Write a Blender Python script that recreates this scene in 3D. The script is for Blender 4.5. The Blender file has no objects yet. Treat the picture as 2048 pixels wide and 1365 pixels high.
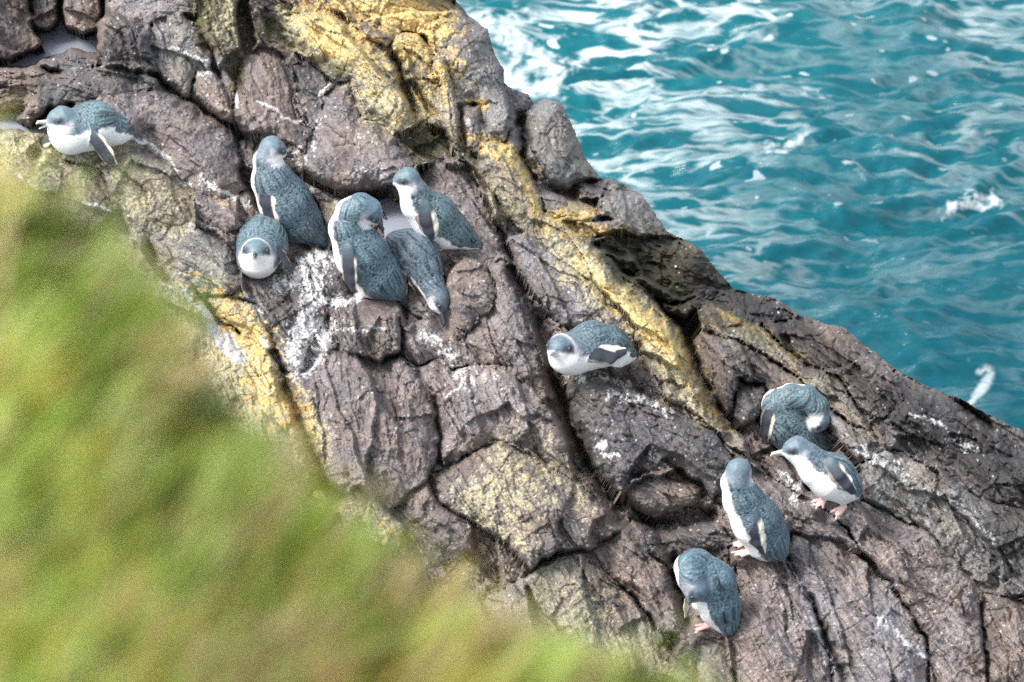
import bpy, math, random
import numpy as np
from mathutils import Vector, Matrix

random.seed(7); np.random.seed(7)
SC = bpy.context.scene
COL = SC.collection

# ------------------------------------------------------------------ camera, sky, sun, exposure
PITCH = math.radians(28.0)
W, H = 2048.0, 1365.0
FPX = 2048 * 200 / 36.0
D0 = 20.0
S = D0 / FPX                      # metres per photo pixel at the rocks
AX = np.array([1.0, 0, 0])
AU = np.array([0, math.sin(PITCH), math.cos(PITCH)])
AT = np.array([0, -math.cos(PITCH), math.sin(PITCH)])
CAM = np.array([0, 0, 3.0]) + D0 * AT

cd = bpy.data.cameras.new('camera'); cam = bpy.data.objects.new('camera', cd); COL.objects.link(cam)
cam.location = CAM; cam.rotation_euler = (math.pi/2 - PITCH, 0, 0)
cd.lens = 200; cd.sensor_width = 36; cd.clip_end = 3000; cd.clip_start = 0.2
cd.dof.use_dof = True; cd.dof.focus_distance = 20.0; cd.dof.aperture_fstop = 5.6
SC.camera = cam

SUN_EL, SUN_AZ = math.radians(52), math.radians(-62)      # azimuth from +Y, towards -X = left
world = bpy.data.worlds.new('World'); SC.world = world; world.use_nodes = True
nt = world.node_tree; nt.nodes.clear()
wo = nt.nodes.new('ShaderNodeOutputWorld'); bg = nt.nodes.new('ShaderNodeBackground')
sk = nt.nodes.new('ShaderNodeTexSky'); sk.sky_type = 'NISHITA'; sk.sun_disc = False
sk.sun_elevation = SUN_EL; sk.sun_rotation = SUN_AZ; sk.air_density = 1.2; sk.dust_density = 3.0; sk.ozone_density = 1.0
hs = nt.nodes.new('ShaderNodeHueSaturation'); hs.inputs['Saturation'].default_value = 0.42
nt.links.new(sk.outputs[0], hs.inputs['Color']); nt.links.new(hs.outputs[0], bg.inputs[0])
bg.inputs[1].default_value = 0.15; nt.links.new(bg.outputs[0], wo.inputs[0])
sd = bpy.data.lights.new('sun', 'SUN'); sun = bpy.data.objects.new('sun', sd); COL.objects.link(sun)
sd.energy = 1.9; sd.angle = math.radians(18); sd.color = (1.0, 0.95, 0.88)
sdir = Vector((math.sin(SUN_AZ)*math.cos(SUN_EL), -0.35*math.cos(SUN_EL)*1.0, math.sin(SUN_EL)))
sun.rotation_euler = sdir.to_track_quat('Z', 'Y').to_euler()
sk.sun_rotation = math.atan2(sdir.x, sdir.y)
SC.view_settings.view_transform = 'Standard'; SC.view_settings.look = 'None'
SC.view_settings.exposure = 1.22; SC.view_settings.gamma = 1.0; SC.view_settings.use_curve_mapping = False
SC.render.engine = 'CYCLES'
SC.cycles.use_denoising = False; SC.cycles.max_bounces = 5
SC.cycles.use_adaptive_sampling = False

# ------------------------------------------------------------------ helpers
def px2w(x, y, z):
    """photo pixel plus height towards the lens (in the same pixel size) -> world point"""
    x = np.asarray(x, float); y = np.asarray(y, float); z = np.asarray(z, float)
    d = D0 - z * S
    return (CAM + d[..., None] * (((x - W/2) / FPX)[..., None] * AX + ((H/2 - y) / FPX)[..., None] * AU - AT))

def ray_to_z(x, y, zw):
    x = np.asarray(x, float); y = np.asarray(y, float)
    dr = ((x - W/2) / FPX)[..., None] * AX + ((H/2 - y) / FPX)[..., None] * AU - AT
    t = (zw - CAM[2]) / dr[..., 2]
    return CAM + t[..., None] * dr

RT = np.random.RandomState(11)
PERM = RT.permutation(1024); PERM = np.concatenate([PERM, PERM, PERM])
GA = RT.rand(1024) * 2 * np.pi; GX, GY = np.cos(GA), np.sin(GA)
R1, R2, R3, R4, R5 = [RT.rand(1024) for _ in range(5)]
def hsh(i, j, seed):
    return PERM[(PERM[(i + seed * 131) & 1023] + j) & 1023]
def perlin(x, y, seed=0):
    xi = np.floor(x).astype(np.int64); yi = np.floor(y).astype(np.int64)
    xf = x - xi; yf = y - yi
    u = xf*xf*xf*(xf*(xf*6-15)+10); v = yf*yf*yf*(yf*(yf*6-15)+10)
    def g(a, b):
        h = hsh(xi + a, yi + b, seed); return GX[h] * (xf - a) + GY[h] * (yf - b)
    a = g(0, 0); b = g(1, 0); c = g(0, 1); d = g(1, 1)
    return 1.5 * ((a + (b - a) * u) + ((c + (d - c) * u) - (a + (b - a) * u)) * v)
def fbm(x, y, seed=0, octv=4, gain=0.5):
    r = 0; a = 1.0
    for o in range(octv):
        r = r + a * perlin(x * 2**o, y * 2**o, seed + o * 7); a *= gain
    return r
def ridged(x, y, seed=0, octv=4, gain=0.5):
    r = 0; a = 1.0
    for o in range(octv):
        r = r + a * (1 - 2 * np.abs(perlin(x * 2**o, y * 2**o, seed + o * 7))); a *= gain
    return r
def worley(x, y, seed=0):
    xi = np.floor(x).astype(np.int64); yi = np.floor(y).astype(np.int64)
    f1 = np.full(x.shape, 9.0); f2 = np.full(x.shape, 9.0)
    idn = np.zeros(x.shape, np.int64); dx1 = np.zeros(x.shape); dy1 = np.zeros(x.shape)
    for a in (-1, 0, 1):
        for b in (-1, 0, 1):
            h = hsh(xi + a, yi + b, seed)
            dx = x - (xi + a + R1[h]); dy = y - (yi + b + R2[h])
            d = np.sqrt(dx*dx + dy*dy)
            n = d < f1
            f2 = np.where(n, f1, np.minimum(f2, d))
            f1 = np.where(n, d, f1); idn = np.where(n, h, idn); dx1 = np.where(n, dx, dx1); dy1 = np.where(n, dy, dy1)
    return f1, f2, idn, dx1, dy1
def sstep(a, b, x):
    t = np.clip((x - a) / (b - a), 0, 1); return t * t * (3 - 2 * t)

def seg_dist(x, y, pts):
    best = np.full(x.shape, 1e9)
    for (ax, ay), (bx, by) in zip(pts[:-1], pts[1:]):
        vx, vy = bx - ax, by - ay
        t = np.clip(((x - ax) * vx + (y - ay) * vy) / (vx*vx + vy*vy + 1e-9), 0, 1)
        best = np.minimum(best, np.hypot(x - ax - t*vx, y - ay - t*vy))
    return best
def in_poly(x, y, pts):
    c = np.zeros(x.shape, bool); n = len(pts)
    for i in range(n):
        ax, ay = pts[i]; bx, by = pts[(i + 1) % n]
        if ay == by: continue
        c ^= ((ay > y) != (by > y)) & (x < (bx - ax) * (y - ay) / (by - ay) + ax)
    return c

def mesh_obj(name, verts, faces, mat, parent=None, cols=None, smooth=True, loc=None):
    """verts Nx3 world, faces Mx4 or Mx3 int array"""
    verts = np.asarray(verts, np.float64)
    if loc is not None: verts = verts - np.asarray(loc)
    me = bpy.data.meshes.new(name)
    faces = np.asarray(faces, np.int32); k = faces.shape[1]
    me.vertices.add(len(verts)); me.vertices.foreach_set('co', verts.astype(np.float32).ravel())
    me.loops.add(faces.size); me.loops.foreach_set('vertex_index', faces.ravel())
    me.polygons.add(len(faces)); me.polygons.foreach_set('loop_start', np.arange(0, faces.size, k, dtype=np.int32))
    me.polygons.foreach_set('loop_total', np.full(len(faces), k, np.int32))
    me.polygons.foreach_set('use_smooth', np.full(len(faces), smooth))
    me.update(calc_edges=True)
    if cols is not None:
        for nm, c in cols.items():
            a = me.color_attributes.new(nm, 'FLOAT_COLOR', 'POINT')
            c4 = np.ones((len(verts), 4), np.float32); c4[:, :c.shape[1]] = c
            a.data.foreach_set('color', c4.ravel())
    me.materials.append(mat)
    o = bpy.data.objects.new(name, me); COL.objects.link(o)
    if parent is not None: o.parent = parent
    elif loc is not None: o.location = loc
    return o

# ------------------------------------------------------------------ materials
def new_mat(name):
    m = bpy.data.materials.new(name); m.use_nodes = True
    n = m.node_tree; p = n.nodes['Principled BSDF']; return m, n, p
def N(nt_, typ, **kw):
    n = nt_.nodes.new(typ)
    for k, v in kw.items():
        if k in n.inputs.keys(): n.inputs[k].default_value = v
        else: setattr(n, k, v)
    return n

def rock_material():
    m, n, p = new_mat('rock'); L = n.links.new
    at = N(n, 'ShaderNodeVertexColor'); at.layer_name = 'albedo'
    co = N(n, 'ShaderNodeTexCoord')
    n1 = N(n, 'ShaderNodeTexNoise', Scale=70.0, Detail=6.0, Roughness=0.7); L(co.outputs['Object'], n1.inputs['Vector'])
    n2 = N(n, 'ShaderNodeTexNoise', Scale=330.0, Detail=3.0, Roughness=0.7); L(co.outputs['Object'], n2.inputs['Vector'])
    r1 = N(n, 'ShaderNodeMapRange'); L(n1.outputs[0], r1.inputs[0]); r1.inputs[1].default_value = .3; r1.inputs[2].default_value = .7; r1.inputs[3].default_value = .74; r1.inputs[4].default_value = 1.24
    r2 = N(n, 'ShaderNodeMapRange'); L(n2.outputs[0], r2.inputs[0]); r2.inputs[1].default_value = .3; r2.inputs[2].default_value = .7; r2.inputs[3].default_value = .84; r2.inputs[4].default_value = 1.16
    mu = N(n, 'ShaderNodeMath', operation='MULTIPLY'); L(r1.outputs[0], mu.inputs[0]); L(r2.outputs[0], mu.inputs[1])
    vm = N(n, 'ShaderNodeVectorMath', operation='SCALE'); L(at.outputs[0], vm.inputs[0]); L(mu.outputs[0], vm.inputs['Scale'])
    L(vm.outputs[0], p.inputs['Base Color'])
    b1 = N(n, 'ShaderNodeBump', Strength=0.75, Distance=0.006); L(n1.outputs[0], b1.inputs['Height'])
    vo = N(n, 'ShaderNodeTexVoronoi', Scale=45.0); vo.feature = 'DISTANCE_TO_EDGE'
    ds = N(n, 'ShaderNodeVectorMath', operation='MULTIPLY_ADD'); L(n1.outputs['Color'], ds.inputs[0]); ds.inputs[1].default_value = (.03, .03, .03); L(co.outputs['Object'], ds.inputs[2])
    L(ds.outputs[0], vo.inputs['Vector'])
    mr = N(n, 'ShaderNodeMapRange'); L(vo.outputs['Distance'], mr.inputs[0]); mr.inputs[2].default_value = .07
    b2 = N(n, 'ShaderNodeBump', Strength=0.55, Distance=0.003); L(mr.outputs[0], b2.inputs['Height']); L(b1.outputs[0], b2.inputs['Normal'])
    b3 = N(n, 'ShaderNodeBump', Strength=0.8, Distance=0.0015); L(n2.outputs[0], b3.inputs['Height']); L(b2.outputs[0], b3.inputs['Normal'])
    L(b3.outputs[0], p.inputs['Normal'])
    p.inputs['Roughness'].default_value = .72; p.inputs['Specular IOR Level'].default_value = .35
    return m
M_ROCK = rock_material()

def penguin_material():
    m, n, p = new_mat('penguin_plumage'); L = n.links.new
    at = N(n, 'ShaderNodeVertexColor'); at.layer_name = 'albedo'
    fe = N(n, 'ShaderNodeVertexColor'); fe.layer_name = 'plume'
    co = N(n, 'ShaderNodeTexCoord')
    vo = N(n, 'ShaderNodeTexVoronoi', Scale=150.0, Randomness=1.0); vo.feature = 'SMOOTH_F1'
    nz = N(n, 'ShaderNodeTexNoise', Scale=60.0, Detail=3.0)
    ds = N(n, 'ShaderNodeVectorMath', operation='MULTIPLY_ADD'); L(nz.outputs['Color'], ds.inputs[0]); ds.inputs[1].default_value = (.012, .012, .012)
    mp = N(n, 'ShaderNodeMapping'); mp.inputs['Scale'].default_value = (0.8, 1.25, 1.0); L(co.outputs['Object'], mp.inputs['Vector'])
    L(co.outputs['Object'], nz.inputs['Vector']); L(mp.outputs[0], ds.inputs[2]); L(ds.outputs[0], vo.inputs['Vector'])
    fn = N(n, 'ShaderNodeTexNoise', Scale=420.0, Detail=3.0); L(co.outputs['Object'], fn.inputs['Vector'])
    mr = N(n, 'ShaderNodeMapRange'); L(vo.outputs['Distance'], mr.inputs[0]); mr.inputs[1].default_value = .1; mr.inputs[2].default_value = .7; mr.inputs[3].default_value = 1.22; mr.inputs[4].default_value = .80
    mf = N(n, 'ShaderNodeMapRange'); L(fn.outputs[0], mf.inputs[0]); mf.inputs[1].default_value = .3; mf.inputs[2].default_value = .7; mf.inputs[3].default_value = .8; mf.inputs[4].default_value = 1.2
    mm = N(n, 'ShaderNodeMath', operation='MULTIPLY'); L(mr.outputs[0], mm.inputs[0]); L(mf.outputs[0], mm.inputs[1])
    se = N(n, 'ShaderNodeSeparateColor'); L(fe.outputs[0], se.inputs[0])
    mx = N(n, 'ShaderNodeMix'); L(se.outputs[0], mx.inputs[0]); mx.inputs[2].default_value = 1.0; L(mm.outputs[0], mx.inputs[3])
    vm = N(n, 'ShaderNodeVectorMath', operation='SCALE'); L(at.outputs[0], vm.inputs[0]); L(mx.outputs[0], vm.inputs['Scale'])
    L(vm.outputs[0], p.inputs['Base Color'])
    bs = N(n, 'ShaderNodeMath', operation='MULTIPLY_ADD'); L(se.outputs[0], bs.inputs[0]); bs.inputs[1].default_value = .45; bs.inputs[2].default_value = .1
    bp = N(n, 'ShaderNodeBump', Distance=0.004); bp.invert = True; L(bs.outputs[0], bp.inputs['Strength']); L(vo.outputs['Distance'], bp.inputs['Height'])
    b2 = N(n, 'ShaderNodeBump', Distance=0.0012, Strength=.5); L(fn.outputs[0], b2.inputs['Height']); L(bp.outputs[0], b2.inputs['Normal'])
    L(b2.outputs[0], p.inputs['Normal'])
    p.inputs['Roughness'].default_value = .5; p.inputs['Specular IOR Level'].default_value = .45
    p.inputs['Sheen Weight'].default_value = .08; p.inputs['Sheen Roughness'].default_value = .4
    return m
M_PENG = penguin_material()
def flat_mat(name, col, rough=.5, spec=.5, var=.12, scale=200.0):
    m, n, p = new_mat(name); L = n.links.new
    co = N(n, 'ShaderNodeTexCoord'); nz = N(n, 'ShaderNodeTexNoise', Scale=scale, Detail=3.0); L(co.outputs['Object'], nz.inputs['Vector'])
    rp = N(n, 'ShaderNodeValToRGB'); L(nz.outputs[0], rp.inputs[0])
    rp.color_ramp.elements[0].position = .3; rp.color_ramp.elements[1].position = .7
    rp.color_ramp.elements[0].color = (*[c*(1-var) for c in col], 1); rp.color_ramp.elements[1].color = (*[min(1, c*(1+var)) for c in col], 1)
    L(rp.outputs[0], p.inputs['Base Color']); p.inputs['Roughness'].default_value = rough; p.inputs['Specular IOR Level'].default_value = spec
    return m
M_BEAK_D = flat_mat('beak_dark', (.035, .04, .05), .35)
M_BEAK_P = flat_mat('beak_pale', (.48, .47, .46), .35)
M_EYE = flat_mat('eye', (.012, .014, .02), .2, .5)
M_IRIS = flat_mat('eye_iris', (.09, .10, .12), .3, .4)

# ------------------------------------------------------------------ penguins: described first, so the rock can carry them
# spine and head points are (x, y, z towards the lens, radius); V is the belly side; F, U the facing and the crown of the head
PENGUINS = [
 dict(key='p1', label='penguin lying flat near the tide pool with its pale bill open',
  ground=(160, 306, -22), wth=.16, body=[(142,265,14,45),(190,251,2,46),(232,260,-14,31),(258,268,-22,9)],
  neck=[(130,256,26,33),(121,240,34,27)], V=(-.3,.95,.12), F=(-.92,.12,.35), U=(0.05,-.95,.3), beak='pale', beaklen=26, gape=True,
  flip=[dict(p=[(180,266,46,13),(197,286,50,16),(213,308,48,15),(228,330,42,9)], n=(-.5,.25,.85), e=(.8,-.5,.2)),
        dict(p=[(108,274,-12,9),(92,284,-26,10),(70,306,-34,7)], n=(-.5,-.3,.8), e=(0,1,0))],
  feet=[dict(a=(243,268,4), t=[(262,236,0),(268,250,-2)], c='dark')], legs=[]),
 dict(key='p2', label='standing penguin with its back turned and head twisted right, black flipper hanging',
  ground=(590, 482, 0), body=[(545,362,62,43),(570,404,40,51),(602,444,18,42),(630,466,6,22),(648,486,0,8)],
  neck=[(534,322,78,27),(546,299,86,26)], V=(-.80,.25,-.60), F=(.86,.22,-.42), U=(-.05,-.93,.3), beak='dark', beaklen=24,
  flip=[dict(p=[(530,372,90,13),(532,400,86,15),(540,430,76,13),(552,456,66,7)], n=(-.45,.1,.88), e=(1,0,0))],
  feet=[dict(a=(578,470,10), t=[(556,484,10),(566,488,12)], c='pink')], legs=[(576,462,22,12)]),
 dict(key='p3', label='round penguin lying on its belly facing the camera beside the whitened ledge',
  ground=(515, 548, -34), body=[(516,514,-2,43),(524,488,-42,49),(532,462,-86,36),(540,440,-120,10)],
  neck=[(514,516,20,34),(512,506,34,29)], V=(0,.93,.25), F=(-.05,.05,.99), U=(0.03,-.97,.15), beak='dark', beaklen=26, rimall=True,
  flip=[dict(p=[(555,496,4,9),(565,512,10,11),(574,528,12,10),(584,544,10,6)], n=(.75,-.35,.55), e=(.6,-.6,0))],
  feet=[], legs=[]),
 dict(key='p4', label='standing penguin on the whitened ledge preening with its bill pushed into its back',
  ground=(728, 592, 0), body=[(696,458,78,40),(722,508,54,51),(756,552,28,46),(784,574,12,26),(802,592,2,9)],
  neck=[(700,426,92,29),(722,416,96,29),(740,424,92,26)], V=(-.86,.25,-.42), F=(.62,.72,-.3), U=(.5,-.7,.5), beak='dark', beaklen=24,
  flip=[dict(p=[(696,500,110,13),(698,528,104,15),(700,554,92,14),(706,578,82,7)], n=(-.4,.15,.9), e=(1,-.1,0))],
  feet=[dict(a=(734,586,22), t=[(708,592,26),(712,597,28),(722,600,30)], c='pink')], legs=[(734,576,28,15)]),
 dict(key='p5', label='standing penguin in profile with dark bill and white throat above the small puddle',
  ground=(892, 498, 0), body=[(838,408,62,37),(868,434,44,45),(904,462,24,35),(934,478,10,19),(957,492,2,8)],
  neck=[(826,382,78,27),(813,360,86,25)], V=(-.88,.45,.12), F=(-.97,.06,.2), U=(.05,-.92,.38), beak='dark', beaklen=27,
  flip=[dict(p=[(848,412,96,14),(852,434,92,17),(858,456,84,14),(864,474,76,8)], n=(-.25,.1,.95), e=(1,-.15,0))],
  feet=[dict(a=(886,492,16), t=[(872,499,20),(880,503,22)], c='pink')], legs=[(886,484,24,13)]),
 dict(key='p6', label='bending penguin reaching its dark bill straight down to the rock',
  ground=(815, 588, 0), body=[(788,484,22,17),(806,492,22,32),(830,508,30,45),(850,538,38,36)],
  neck=[(862,568,44,26),(874,592,50,23),(878,604,52,21)], V=(-.66,.5,-.55), F=(.28,.94,.1), U=(.9,-.28,.35), beak='dark', beaklen=30,
  flip=[dict(p=[(820,548,44,8),(824,562,42,8),(832,580,36,5)], n=(.8,.3,.5), e=(-.5,.8,0)),
        dict(p=[(872,520,30,8),(882,540,24,9),(880,556,16,5)], n=(.7,-.3,.4), e=(0,1,0))],
  feet=[dict(a=(810,572,10), t=[(800,588,14),(812,592,16)], c='pink')], legs=[(806,548,14,10)]),
 dict(key='p7', label='penguin lying alone along the dark crack beside the yellow lichen ridge',
  ground=(1165, 745, -16), wth=.3, body=[(1146,708,26,43),(1186,690,10,45),(1224,694,0,37),(1248,706,-6,20),(1264,712,-12,8)],
  neck=[(1130,712,44,33),(1123,699,56,31)], V=(.0,.97,.12), F=(-.42,.10,.88), U=(.05,-.97,.2), beak='pale', beaklen=25, rimall=True,
  flip=[dict(p=[(1170,690,50,12),(1190,706,54,17),(1215,713,50,16),(1246,703,40,9)], n=(.0,-.1,1), e=(.2,-1,0))],
  feet=[dict(a=(1236,722,8), t=[(1242,734,6),(1228,734,8)], c='white')], legs=[(1238,722,4,13)]),
 dict(key='p8', label='preening penguin with its head folded down its flank, partly hidden behind the leaning one',
  ground=(1600, 912, 0), body=[(1558,812,58,36),(1568,846,42,44),(1598,876,24,42),(1632,886,8,26),(1660,892,0,9)],
  neck=[(1582,794,70,26),(1612,796,72,25),(1634,814,68,23),(1640,842,62,20)], V=(-.85,.1,-.6), F=(-.12,.93,-.1), U=(.85,-.1,.3), beak='dark', beaklen=20, hidebeak=True, headwhite=(-.8,-.3,.5),
  flip=[dict(p=[(1544,812,86,9),(1535,836,80,12),(1530,862,70,11),(1532,884,60,6)], n=(-.62,.05,.78), e=(.7,.1,0))],
  feet=[], legs=[(1580,900,20,14)]),
 dict(key='p9', label='leaning penguin on two pink feet with white belly and flipper held over its side',
  ground=(1668, 1030, 0), body=[(1634,938,58,37),(1664,954,48,45),(1690,972,36,34),(1712,986,24,10)],
  neck=[(1612,914,66,29),(1592,899,72,26)], V=(-.5,.78,.35), F=(-.97,.12,.2), U=(.0,-.93,.36), beak='pale', beaklen=27,
  flip=[dict(p=[(1660,926,94,13),(1674,944,96,15),(1690,964,90,14),(1706,983,80,8)], n=(-.3,-.2,.93), e=(.75,-.65,0))],
  feet=[dict(a=(1648,999,30), t=[(1621,1007,34),(1632,1018,36),(1646,1016,36)], c='pink'),
        dict(a=(1688,1014,26), t=[(1660,1026,32),(1670,1042,34),(1682,1032,30)], c='pink')], legs=[(1650,986,36,12),(1686,996,32,13)]),
 dict(key='p10', label='upright penguin looking away from the camera, white front, just above the hunched one',
  ground=(1515, 1108, 0), body=[(1486,1000,74,41),(1514,1044,48,48),(1536,1080,24,43),(1558,1104,8,18)],
  neck=[(1472,966,92,30),(1478,943,98,26)], V=(-.95,.3,-.12), F=(.1,-.2,-.95), U=(.0,-.96,.1), beak='dark', beaklen=20, hidebeak=True,
  flip=[dict(p=[(1504,1028,100,12),(1508,1052,94,15),(1514,1078,82,14),(1527,1106,68,6)], n=(-.35,.1,.93), e=(1,.1,0))],
  feet=[dict(a=(1508,1104,24), t=[(1463,1106,30),(1470,1111,32),(1484,1114,34)], c='pink'),
        dict(a=(1496,1084,4), t=[(1464,1088,8),(1466,1094,10),(1476,1098,12)], c='pink')], legs=[(1512,1094,30,14),(1500,1078,10,10)]),
 dict(key='p11', label='hunched penguin tucking its head under its breast, lowest of all the penguins',
  ground=(1412, 1264, 0), body=[(1394,1132,62,35),(1426,1166,50,43),(1440,1212,30,39),(1452,1242,14,26),(1462,1260,6,10)],
  neck=[(1380,1136,78,31),(1384,1158,88,29),(1392,1180,88,25)], V=(-.95,.2,-.15), F=(-.35,.9,-.25), U=(.9,.3,.35), beak='dark', beaklen=24, hidebeak=True, headdark=True,
  flip=[dict(p=[(1372,1200,60,5),(1372,1216,56,6),(1371,1234,52,4)], n=(.7,0,.7), e=(1,0,0), c='tan')],
  feet=[dict(a=(1416,1252,22), t=[(1388,1253,30),(1389,1268,30)], c='pink')], legs=[(1398,1208,44,15),(1412,1232,32,9)]),
]

# ------------------------------------------------------------------ the rocks
MG = 140
STEP = 2.0
gx = np.arange(-MG, W + MG + 60, STEP); gy = np.arange(-MG, H + MG, STEP)
X, Y = np.meshgrid(gx, gy)
ny, nx = X.shape
SIL = [(905,-400),(912,0),(935,28),(975,58),(992,112),(1008,138),(1010,165),(1035,180),(1058,190),(1066,204),(1092,197),(1124,206),(1148,255),(1168,310),(1202,354),
       (1240,362),(1285,390),(1336,462),(1400,496),(1452,560),(1468,578),(1560,600),(1602,632),(1690,655),(1730,690),(1790,735),(1850,770),(1930,800),(1990,835),(2048,860),(2300,980)]
wx = X + 5.0*perlin(X/38, Y/38, 3) + 3.0*perlin(X/13, Y/13, 4) + 1.3*perlin(X/5, Y/5, 5)
wy = Y + 5.0*perlin(X/38, Y/38, 13) + 3.0*perlin(X/13, Y/13, 14) + 1.3*perlin(X/5, Y/5, 15)
ROCKSIDE = in_poly(wx*.5+X*.5, wy*.5+Y*.5, SIL + [(2300, 1900), (-600, 1900), (-600, -400)])
ES = seg_dist(X, Y, SIL)

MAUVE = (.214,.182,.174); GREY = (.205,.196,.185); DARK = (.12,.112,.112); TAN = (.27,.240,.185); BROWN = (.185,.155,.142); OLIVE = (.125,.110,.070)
LILAC = (.225,.206,.210); OCHRE = (.31,.27,.185)
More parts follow.
